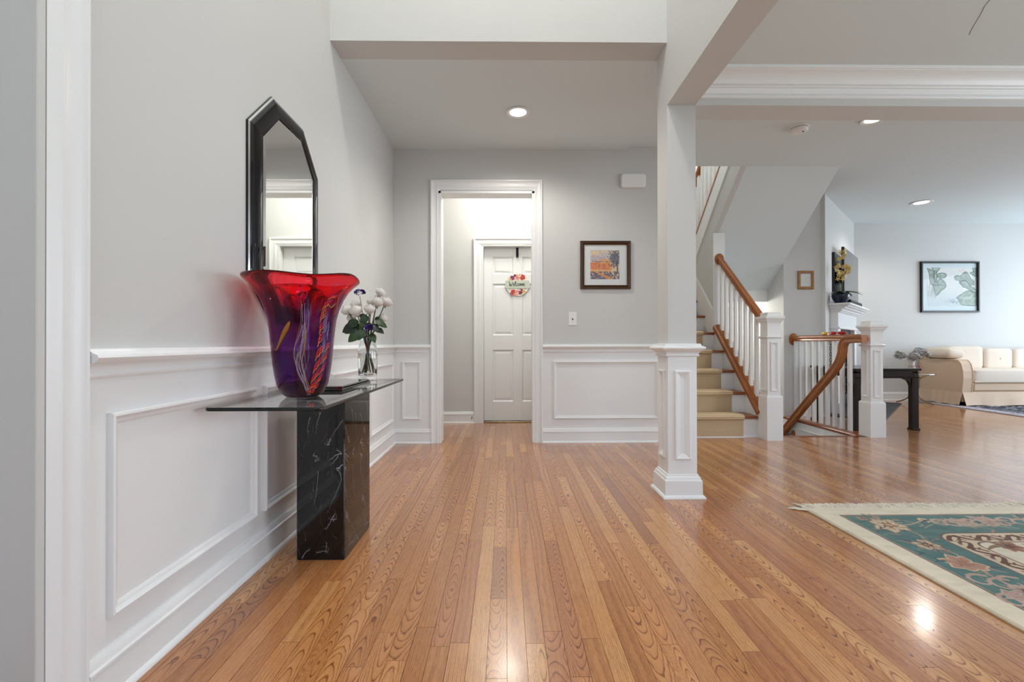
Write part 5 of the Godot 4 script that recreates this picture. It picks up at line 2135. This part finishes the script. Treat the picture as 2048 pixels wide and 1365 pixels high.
func build_fireplace():
	# local axes: x along the diagonal wall, z out into the room
	var at = P(3.95, 0, 5.62)
	var f = thing("fireplace", "white corner fireplace with mantel shelf on the diagonal wall", "fireplace", at, "", PI / 4)
	var st = begin()
	for b in [[0.12, 0.225, 1.368, 1.395], [0.145, 0.2, 1.35, 1.369], [0.17, 0.165, 1.328, 1.351], [0.2, 0.13, 1.3, 1.329], [0.212, 0.112, 1.285, 1.301]]:
		box(st, Vector3(b[0], b[2], 0), Vector3(1.87 - b[0], b[3], b[1]), 0.005)
	obj("mantel_shelf", st, "trim", f)
	st = begin()
	box(st, Vector3(0.225, 1.1, 0), Vector3(1.645, 1.29, 0.085), 0.003)
	box(st, Vector3(0.205, 1.075, 0), Vector3(1.665, 1.105, 0.105), 0.008)
	obj("frieze", st, "trim", f)
	for x in [0.225, 1.475]:
		st = begin()
		box(st, Vector3(x, 0.14, 0), Vector3(x + 0.17, 1.08, 0.085), 0.003)
		box(st, Vector3(x - 0.012, 0, 0), Vector3(x + 0.182, 0.145, 0.1), 0.006)
		obj("pilaster", st, "trim", f)
	st = begin()
	frame(st, rect2(0.394, 0.0, 1.476, 1.076), Vector3.ZERO, Vector3.RIGHT, Vector3.UP, Vector3(0, 0, 1), V2([0, 0, 0, 0.03, 0.03, 0.035, 0.18, 0.035, 0.19, 0.02, 0.19, 0]))
	obj("surround", st, "fire_panel", f)
	st = begin()
	box(st, Vector3(0.58, 0.03, 0.001), Vector3(1.29, 0.89, 0.008))
	obj("firebox", st, "charcoal", f)
	for k in 6:
		st = begin()
		box(st, Vector3(0.59, 0.2 + k * 0.1, 0.008), Vector3(1.28, 0.215 + k * 0.1, 0.02), 0.003)
		obj("grille_bar", st, "dark", f)
	st = begin()
	box(st, Vector3(0.01, 0.0, 0.0), Vector3(2.05, 0.012, 0.56), 0.003)
	tag(obj("hearth", st, "slate", f), "dark slate hearth slab")
	var t = thing("television", "flat screen television mounted above the mantel", "television", at, "", PI / 4)
	st = begin()
	box(st, Vector3(0.45, 1.486, 0.085), Vector3(1.58, 2.14, 0.115), 0.004)
	obj("housing", st, "screen", t)
	st = begin()
	box(st, Vector3(0.456, 1.496, 0.115), Vector3(1.574, 2.134, 0.1165))
	obj("screen", st, "tv_screen_sheen", t)
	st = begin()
	box(st, Vector3(0.36, 1.53, 0.002), Vector3(0.9, 2.07, 0.03), 0.004)  # black board filling the dark area behind the screen, and a bracket
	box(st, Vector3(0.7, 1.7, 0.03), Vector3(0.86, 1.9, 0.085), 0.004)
	obj("dark_backing", st, "screen", t)
	var b = thing("sound_bar", "low black sound bar lying on the mantel under the television", "sound bar", at, "", PI / 4)
	st = begin()
	box(st, Vector3(0.42, 1.3955, 0.12), Vector3(1.34, 1.452, 0.19), 0.006)
	obj("housing", st, "dark", b)
	st = begin()
	box(st, Vector3(0.44, 1.402, 0.19), Vector3(1.32, 1.446, 0.193), 0.001)
	obj("grille", st, "charcoal", b)
	# orchid
	var o = thing("potted_orchid", "artificial yellow orchid in a dark blue bowl on mantel", "potted plant", P(4.173, 1.395, 5.682))
	st = begin()
	lathe(st, V2([0.001, 0.0, 0.055, 0.0, 0.06, 0.006, 0.085, 0.05, 0.097, 0.09, 0.094, 0.115, 0.088, 0.115, 0.09, 0.09, 0.001, 0.08]), Vector3.ZERO, 32)
	obj("pot", st, "blue_glaze", o)
	st = begin()
	lathe(st, V2([0.089, 0.098, 0.05, 0.106, 0.001, 0.108]), Vector3.ZERO, 20)
	obj("moss", st, "leaf_dark", o)
	var r = RandomNumberGenerator.new()
	r.seed = 23
	for k in 7:
		var a = PI / 4 + deg_to_rad(-105 + 35 * k)
		st = begin()
		blade(st, Vector3(cos(a) * 0.02, 0.105, sin(a) * 0.02), Vector3(cos(a), 0.9, sin(a)), Vector3(-cos(a), 1, -sin(a)), 0.19, 0.065, 0.85, 0.25, 1.0, 10)
		obj("leaf", st, "leaf", o)
	var stalks = [[Vector3(0.0, 0.1, 0), Vector3(-0.02, 0.25, 0.01), Vector3(0.0, 0.42, 0.02), Vector3(0.02, 0.62, 0.0), Vector3(0.03, 0.71, 0.0)], [Vector3(0.01, 0.1, 0.01), Vector3(0.0, 0.26, 0.03), Vector3(-0.05, 0.4, 0.04), Vector3(-0.09, 0.47, 0.04)], [Vector3(0.02, 0.1, -0.01), Vector3(0.03, 0.3, 0.0), Vector3(0.09, 0.43, 0.0), Vector3(0.14, 0.47, 0.0)]]
	for s in stalks:
		st = begin()
		tube(st, smooth_path(s, 6), 0.003, 6)
		obj("stem", st, "stem", o)
	for k in 42:
		var s = smooth_path(stalks[k % 3], 10)
		var p = s[int(lerpf(s.size() * 0.42, s.size() * 0.82, r.randf()))] + Vector3(r.randf_range(-0.04, 0.04), r.randf_range(-0.03, 0.02), r.randf_range(-0.03, 0.04))
		var n = Vector3(r.randf_range(-0.8, 0.6), r.randf_range(-0.2, 0.4), 1).normalized()
		st = begin()
		for q in 5:
			var d = n.cross(Vector3.UP).normalized().rotated(n, TAU * q / 5 + k)
			blade(st, p, d + n * 0.25, n, 0.03, 0.015, 0.3, 0.2, 1.0, 3)
		var fl = obj("flower", st, "orchid", o)
		st = begin()
		blade(st, p + n * 0.004, Vector3(0, -0.6, 0) + n, n, 0.012, 0.01, 0.5, 0.3, 1.0, 3)
		obj("lip", st, "orchid_brown", fl)


func build_living_room():
	build_sofa()
	build_table()
	build_fireplace()
	picture("framed_lotus_print", "black framed pale green lotus leaf print above the sofa", P(6.922, 1.767, 7.1), Vector3.RIGHT, Vector3(0, 0, 1), 0.916, 0.793, 0.026, V2([0, 0, 0, 0.035, 0.003, 0.038, 0.02, 0.038, 0.026, 0.03, 0.026, 0]), "dark", lotus_picture(), [0.082, 0.0, 0.068, 0.068], Color(0.82, 0.87, 0.88))
	var im = blank(64, 80, Color(0.86, 0.86, 0.86))
	var r = RandomNumberGenerator.new()
	r.seed = 6
	for i in 60:
		dot(im, 32 + r.randfn(0, 8), 38 + r.randfn(0, 12), 3, [Color(0.9, 0.78, 0.78, 0.5), Color(0.8, 0.86, 0.78, 0.5), Color(0.88, 0.86, 0.7, 0.5)][i % 3])
	picture("small_wooden_frame", "small rustic wooden picture frame on the short wall by the rail", P(3.69, 1.673, 5.62), Vector3.RIGHT, Vector3(0, 0, 1), 0.195, 0.228, 0.034, V2([0, 0, 0, 0.016, 0.003, 0.019, 0.028, 0.019, 0.034, 0.014, 0.034, 0]), "frame_wood", im, [0.006, 0.006, 0.006, 0.006], Color(0.88, 0.88, 0.88))
	# things lying on the level rail
	for k in 3:
		var z = [5.06, 4.93, 4.8][k]
		var o = thing(["yellow_pepper", "red_pepper", "red_pepper"][k], ["yellow toy pepper lying on the level oak rail", "red toy pepper between the yellow one and the newel post", "red toy pepper nearest the right newel post on the rail"][k], "ornament", P(3.535, 0.988, z), "toy peppers on the rail")
		var st = begin()
		soft(st, Vector3(0, 0.0165, 0), Vector3(0.022, 0.0172, 0.06 if k == 0 else 0.05), 0.8, 0.9, Transform3D(Basis(Vector3.UP, 0.25 * (k - 1)), Vector3.ZERO), 18, 12)
		obj("body", st, "yellow" if k == 0 else "red", o)
		st = begin()
		tube(st, smooth_path([Vector3(0, 0.016, -0.04), Vector3(0, 0.026, -0.062), Vector3(-0.004, 0.026, -0.075)], 3), 0.0035, 6)
		obj("stalk", st, "dried_brown" if k == 0 else "stem", o)
	# chain
	var o = thing("hanging_chain", "thin black chain hanging from the level rail between white balusters", "chain")
	for k in 9:
		var st = begin()
		var pts = []
		for i in 13:
			var a = TAU * i / 12
			var q = Vector3(cos(a) * 0.011, sin(a) * 0.019, 0)
			if k % 2:
				q = Vector3(0, q.y, q.x)
			pts.append(P(3.535, 0.9 - k * 0.031, 4.966) + q)
		tube(st, pts, 0.003, 6)
		obj("link", st, "dark", o)


# ---------------------------------------------------------------- rugs

func rug_picture(x0, z0, w, h, s):
	# painted in the rug's own metres: x to the right, z away from the camera
	var W = int(w * s)
	var H = int(h * s)
	var cream = Color(0.88, 0.835, 0.74)
	var teal = Color(0.33, 0.465, 0.44)
	var im = blank(W, H, cream)
	var n = FastNoiseLite.new()
	n.seed = 14
	n.frequency = 0.012
	var to = func(x, z): return Vector2((x - x0) * s, (z0 - z) * s)
	var b = 0.105
	var line = Color(0.45, 0.33, 0.3)
	im.fill_rect(Rect2i(int(b * s), int(b * s), W - int(2 * b * s), H - int(2 * b * s)), line)
	im.fill_rect(Rect2i(int(b * s) + 3, int(b * s) + 3, W - int(2 * b * s) - 6, H - int(2 * b * s) - 6), Color(0.62, 0.55, 0.47))
	im.fill_rect(Rect2i(int(b * s) + 6, int(b * s) + 6, W - int(2 * b * s) - 12, H - int(2 * b * s) - 12), teal)
	# the inner panel: rounded, a band of brown scrolls round a cream field
	var ix = 0.36
	var iz = 0.335
	for lay in [[0.0, line, 0.09], [0.006, Color(0.84, 0.76, 0.64), 0.088], [0.098, line, 0.05], [0.104, cream, 0.048]]:
		var ox = int((ix + lay[0]) * s)
		var oz = int((iz + lay[0]) * s)
		var r = lay[2] * s
		im.fill_rect(Rect2i(ox + int(r), oz, W - 2 * ox - int(2 * r), H - 2 * oz), lay[1])
		im.fill_rect(Rect2i(ox, oz + int(r), W - 2 * ox, H - 2 * oz - int(2 * r)), lay[1])
		for k in 4:
			dot(im, (ox + r) if k % 2 == 0 else (W - ox - r), (oz + r) if k < 2 else (H - oz - r), r, lay[1])
	var rr = RandomNumberGenerator.new()
	rr.seed = 61
	var brown = Color(0.43, 0.27, 0.2)
	# scrolls along the band
	var a = ix + 0.055
	var c = iz + 0.055
	for i in 130:
		var t = i / 130.0 * (2 * (w - 2 * a) + 2 * (h - 2 * c))
		var p
		var d
		if t < w - 2 * a:
			p = Vector2(a + t, c)
			d = Vector2(1, 0)
		elif t < w - 2 * a + h - 2 * c:
			p = Vector2(w - a, c + t - (w - 2 * a))
			d = Vector2(0, 1)
		elif t < 2 * (w - 2 * a) + h - 2 * c:
			p = Vector2(w - a - (t - (w - 2 * a) - (h - 2 * c)), h - c)
			d = Vector2(-1, 0)
		else:
			p = Vector2(a, h - c - (t - 2 * (w - 2 * a) - (h - 2 * c)))
			d = Vector2(0, -1)
		p *= s
		var q = Vector2(-d.y, d.x)
		var e = 1.0 if i % 2 else -1.0
		var u = 0.026 * s
		stroke(im, smooth_path([p - d * u * 1.3 - q * u * e * 0.9, p - d * u * 0.4 + q * u * e * 0.2, p + d * u * 0.6 + q * u * e * 0.9, p + d * u * 1.3 + q * u * e * 0.2, p + d * u * 0.8 - q * u * e * 0.3], 5), 4.4, brown, 1.8)
		stroke(im, smooth_path([p + d * u * 0.2 - q * u * e * 0.9, p + d * u * 1.0 - q * u * e * 0.5, p + d * u * 1.5 - q * u * e * 0.9], 4), 3.0, brown.lightened(0.1), 1.2)
	var pet = [Color(0.84, 0.76, 0.62), Color(0.78, 0.68, 0.56), Color(0.62, 0.42, 0.33), Color(0.72, 0.55, 0.46), Color(0.68, 0.6, 0.55)]
	var flower = func(p, size, base, heart, edge):
		var petals = []
		for k in 7:
			var ang = TAU * k / 7 + p.x + rr.randf_range(-0.25, 0.25)
			petals.append(Vector2(cos(ang), sin(ang)) * size * rr.randf_range(0.75, 1.2))
		for v in petals:
			stroke(im, [p + v * 0.1, p + v * 0.62], size * 0.2, edge, size * 0.36)
			stroke(im, [p + v * 0.62, p + v * 1.08], size * 0.36, edge, size * 0.06)
		for v in petals:
			stroke(im, [p + v * 0.1, p + v * 0.6], size * 0.14, base, size * 0.29)
			stroke(im, [p + v * 0.6, p + v * 1.0], size * 0.29, base, size * 0.03)
			stroke(im, [p + v * 0.2, p + v * 0.7 + v.orthogonal() * 0.12], size * 0.05, heart, size * 0.015)
			stroke(im, [p + v * 0.2, p + v * 0.6 - v.orthogonal() * 0.16], size * 0.04, base.darkened(0.15), size * 0.015)
		for v in petals:
			stroke(im, [p, p + v * 0.35], size * 0.17, heart, size * 0.08)
		dot(im, p.x, p.y, size * 0.16, base.darkened(0.1))
		dot(im, p.x + size * 0.05, p.y, size * 0.07, heart)
	var leaf = func(p, d, l, col):
		var q = Vector2(-d.y, d.x)
		stroke(im, smooth_path([p, p + d * l * 0.5 + q * l * 0.12, p + d * l], 5), l * 0.14, col, l * 0.03)
	# the flowers of the teal border near its far left corner, then the same sprays repeated round it
	var sprays = [[1.865, 2.226, 0.085, 0], [1.847, 2.006, 0.062, 1], [1.843, 1.831, 0.072, 2], [2.247, 2.262, 0.05, 3], [2.4, 2.27, 0.06, 3], [2.09, 2.286, 0.03, 0], [1.801, 2.311, 0.025, 2], [1.86, 1.62, 0.05, 4], [1.79, 1.6, 0.04, 3], [1.85, 1.42, 0.07, 1], [1.8, 1.2, 0.06, 0], [2.62, 2.24, 0.06, 0], [2.8, 2.26, 0.05, 2], [3.1, 2.24, 0.07, 1], [3.4, 2.25, 0.06, 0], [3.75, 2.2, 0.08, 0], [1.84, 0.9, 0.07, 2], [1.82, 0.5, 0.07, 0], [1.85, 0.1, 0.06, 1], [1.84, -0.3, 0.07, 2], [3.9, 1.8, 0.07, 2], [3.88, 1.2, 0.07, 0], [3.9, 0.5, 0.07, 1], [3.88, -0.2, 0.07, 2]]
	for i in sprays.size() - 1:
		var p = to.call(sprays[i][0], sprays[i][1])
		var q = to.call(sprays[i + 1][0], sprays[i + 1][1])
		if (p - q).length() < 0.45 * s:
			stroke(im, smooth_path([p, (p + q) / 2 + (q - p).orthogonal() * 0.25, q], 6), 2.2, Color(0.66, 0.6, 0.5))
	for f in sprays:
		var p = to.call(f[0], f[1])
		for k in 5:
			var ang = rr.randf() * TAU
			leaf.call(p + Vector2(cos(ang), sin(ang)) * f[2] * s * 0.8, Vector2(cos(ang), sin(ang)).rotated(0.5), f[2] * s * rr.randf_range(0.7, 1.2), [Color(0.45, 0.5, 0.42), Color(0.68, 0.55, 0.48), Color(0.3, 0.36, 0.4)][k % 3])
		flower.call(p, f[2] * s, [pet[0], pet[1], pet[3], pet[4], pet[4]][f[3]], [pet[2], brown, pet[2].lightened(0.05), pet[3], brown][f[3]], [Color(0.6, 0.48, 0.4), Color(0.55, 0.45, 0.4), Color(0.86, 0.76, 0.62), Color(0.82, 0.74, 0.66), Color(0.8, 0.7, 0.62)][f[3]])
	# small leaves and buds scattered over the teal ground
	for i in 260:
		var p
		if i % 2:
			p = to.call(rr.randf_range(x0 + 0.125, x0 + ix - 0.02), rr.randf_range(z0 - h + 0.2, z0 - 0.13))
		else:
			p = to.call(rr.randf_range(x0 + 0.13, x0 + w - 0.13), rr.randf_range(z0 - iz + 0.02, z0 - 0.125))
		var lc = [Color(0.62, 0.55, 0.47), Color(0.24, 0.33, 0.38), Color(0.45, 0.55, 0.47), Color(0.66, 0.5, 0.45), Color(0.28, 0.42, 0.42)][i % 5]
		leaf.call(p, Vector2.from_angle(rr.randf() * TAU), rr.randf_range(0.02, 0.05) * s, lc)
		if i % 6 == 0:
			stroke(im, smooth_path([p, p + Vector2(rr.randf_range(-30, 30), rr.randf_range(-20, 20)), p + Vector2(rr.randf_range(-60, 60), rr.randf_range(-50, 50))], 5), 1.4, Color(0.66, 0.6, 0.5))
	# cloud scrolls
	for cc in [[2.2, 2.25], [2.34, 2.24], [1.83, 1.68], [1.8, 1.56], [2.5, 2.25], [1.82, 0.7], [3.2, 2.24]]:
		for k in 3:
			var p = to.call(cc[0] + (k - 1) * 0.05, cc[1] + rr.randf_range(-0.02, 0.02))
			var pts = []
			for i in 10:
				var ang = i * 0.62
				pts.append(p + Vector2(cos(ang), sin(ang)) * (4 + i * 2.4))
			stroke(im, pts, 1.6, Color(0.74, 0.62, 0.56), 3.4)
	# brown flowers in the cream field
	for f in [[2.192, 1.984], [2.33, 1.9], [2.3, 1.7], [2.5, 1.95], [2.75, 1.8], [2.5, 1.5], [2.25, 1.45], [2.8, 1.3], [3.1, 1.9], [3.3, 1.5], [2.4, 1.1], [2.9, 0.8], [2.3, 0.6], [3.2, 0.3], [2.5, 0.0], [3.0, -0.4]]:
		var p = to.call(f[0], f[1])
		for k in 4:
			var ang = rr.randf() * TAU
			leaf.call(p, Vector2(cos(ang), sin(ang)), 0.12 * s, Color(0.55, 0.45, 0.35))
		flower.call(p, 0.05 * s, Color(0.6, 0.4, 0.3), brown, Color(0.75, 0.6, 0.48))
	for i in 30:
		var p = to.call(rr.randf_range(2.1, 3.6), rr.randf_range(-0.5, 2.02))
		leaf.call(p, Vector2.from_angle(rr.randf() * TAU), 0.05 * s, [brown, Color(0.5, 0.45, 0.4), Color(0.35, 0.4, 0.42)][i % 3])
	# the wool's uneven dye
	for y in H:
		for x in range(0, W):
			var k = n.get_noise_2d(x, y * 2.5) * 0.1 + rr.randf_range(-0.035, 0.035)
			var px = im.get_pixel(x, y)
			im.set_pixel(x, y, px.lightened(k) if k > 0 else px.darkened(-k))
	return im


func rug_body(st, x0, x1, z0, z1, t):
	# z0 the far edge; a slab with rounded edges and the picture laid on its top
	var e = 0.006
	var uv = func(x, z): return Vector2((x - x0) / (x1 - x0), (z - z0) / (z1 - z0))
	var o = [Vector3(x0, 0.001, z0), Vector3(x1, 0.001, z0), Vector3(x1, 0.001, z1), Vector3(x0, 0.001, z1)]
	var m = [Vector3(x0, t - e, z0), Vector3(x1, t - e, z0), Vector3(x1, t - e, z1), Vector3(x0, t - e, z1)]
	var i = [Vector3(x0 + e, t, z0 + e), Vector3(x1 - e, t, z0 + e), Vector3(x1 - e, t, z1 - e), Vector3(x0 + e, t, z1 - e)]
	var mid = (i[0] + i[2]) / 2
	for k in 4:
		var q = (k + 1) % 4
		var out = (o[k] + o[q]) / 2 - mid
		quad(st, o[k], o[q], m[q], m[k], out, [uv.call(o[k].x, o[k].z), uv.call(o[q].x, o[q].z), uv.call(i[q].x, i[q].z), uv.call(i[k].x, i[k].z)])
		quad(st, m[k], m[q], i[q], i[k], out + Vector3.UP, [uv.call(m[k].x, m[k].z), uv.call(m[q].x, m[q].z), uv.call(i[q].x, i[q].z), uv.call(i[k].x, i[k].z)])
	quad(st, i[0], i[1], i[2], i[3], Vector3.UP, [uv.call(i[0].x, i[0].z), uv.call(i[1].x, i[1].z), uv.call(i[2].x, i[2].z), uv.call(i[3].x, i[3].z)])


func build_rugs():
	var x0 = 1.612
	var x1 = 4.1
	var zf = -2.462
	var zn = 1.1
	var rug = thing("oriental_rug", "teal and cream carved floral rug with fringe on oak floor", "rug")
	var st = begin()
	rug_body(st, x0, x1, zf, zn, 0.013)
	var im = rug_picture(x0, -zf, x1 - x0, zn - zf, 440.0)
	var m = tex_mat(im, 0.95)
	m.metallic_specular = 0.1
	m.heightmap_enabled = true
	m.heightmap_texture = cloth_noise()
	m.heightmap_scale = 0.02
	m.rim_enabled = true
	m.rim = 0.3
	obj("pile", st, m, rug)
	var r = RandomNumberGenerator.new()
	r.seed = 99
	st = begin()
	var x = x0 - 0.005
	while x < x1:
		for k in 6:
			var a = Vector3(x + r.randf_range(0, 0.012), r.randf_range(0.003, 0.01), zf + 0.004)
			var l = r.randf_range(0.05, 0.085)
			var sx = r.randf_range(-0.035, 0.02)
			tube(st, smooth_path([a, a + Vector3(sx * 0.3 + r.randf_range(-0.008, 0.008), r.randf_range(0.002, 0.008), -l * 0.45), a + Vector3(sx, 0.0, -l) * Vector3(1, 0, 1) + Vector3(0, r.randf_range(0.003, 0.012) - a.y, 0)], 2), 0.0026, 4)
		x += 0.0125
	for k in 14:
		var a = Vector3(x0, 0.006, zf + r.randf_range(-0.004, 0.03))
		var e = a + Vector3(r.randf_range(-0.09, -0.03), -0.002, r.randf_range(-0.06, -0.01))
		tube(st, smooth_path([a, (a + e) / 2 + Vector3(0, 0.003, 0.004), e], 2), 0.0016, 4)
	tag(obj("fringe", st, "fringe", rug), "knotted cream fringe", "", "", "stuff")
	# the rug under the sofa
	var W = 640
	var H = 448
	im = blank(W, H, Color(0.72, 0.7, 0.72))
	im.fill_rect(Rect2i(26, 26, W - 52, H - 52), Color(0.62, 0.58, 0.6))
	im.fill_rect(Rect2i(44, 44, W - 88, H - 88), Color(0.12, 0.14, 0.19))
	for i in 900:
		var p = Vector2(r.randf_range(50, W - 50), r.randf_range(50, H - 50))
		stroke(im, [p, p + Vector2(r.randf_range(-12, 12), r.randf_range(-6, 6))], r.randf_range(1, 3), [Color(0.66, 0.68, 0.72), Color(0.4, 0.43, 0.5), Color(0.75, 0.72, 0.72)][i % 3])
	for i in 160:
		var p = Vector2(r.randf_range(4, W - 4), r.randf_range(4, 24) if i % 2 else r.randf_range(4, H - 4))
		if i % 2 == 0:
			p.x = r.randf_range(4, 26)
		dot(im, p.x, p.y, r.randf_range(1, 4), Color(0.55, 0.48, 0.52, 0.7))
	rug = thing("navy_rug", "navy and grey patterned rug reaching under the cream sofa", "rug")
	st = begin()
	rug_body(st, 6.24, 9.3, -7.04, -4.9, 0.012)
	obj("pile", st, tex_mat(im, 0.95), rug)
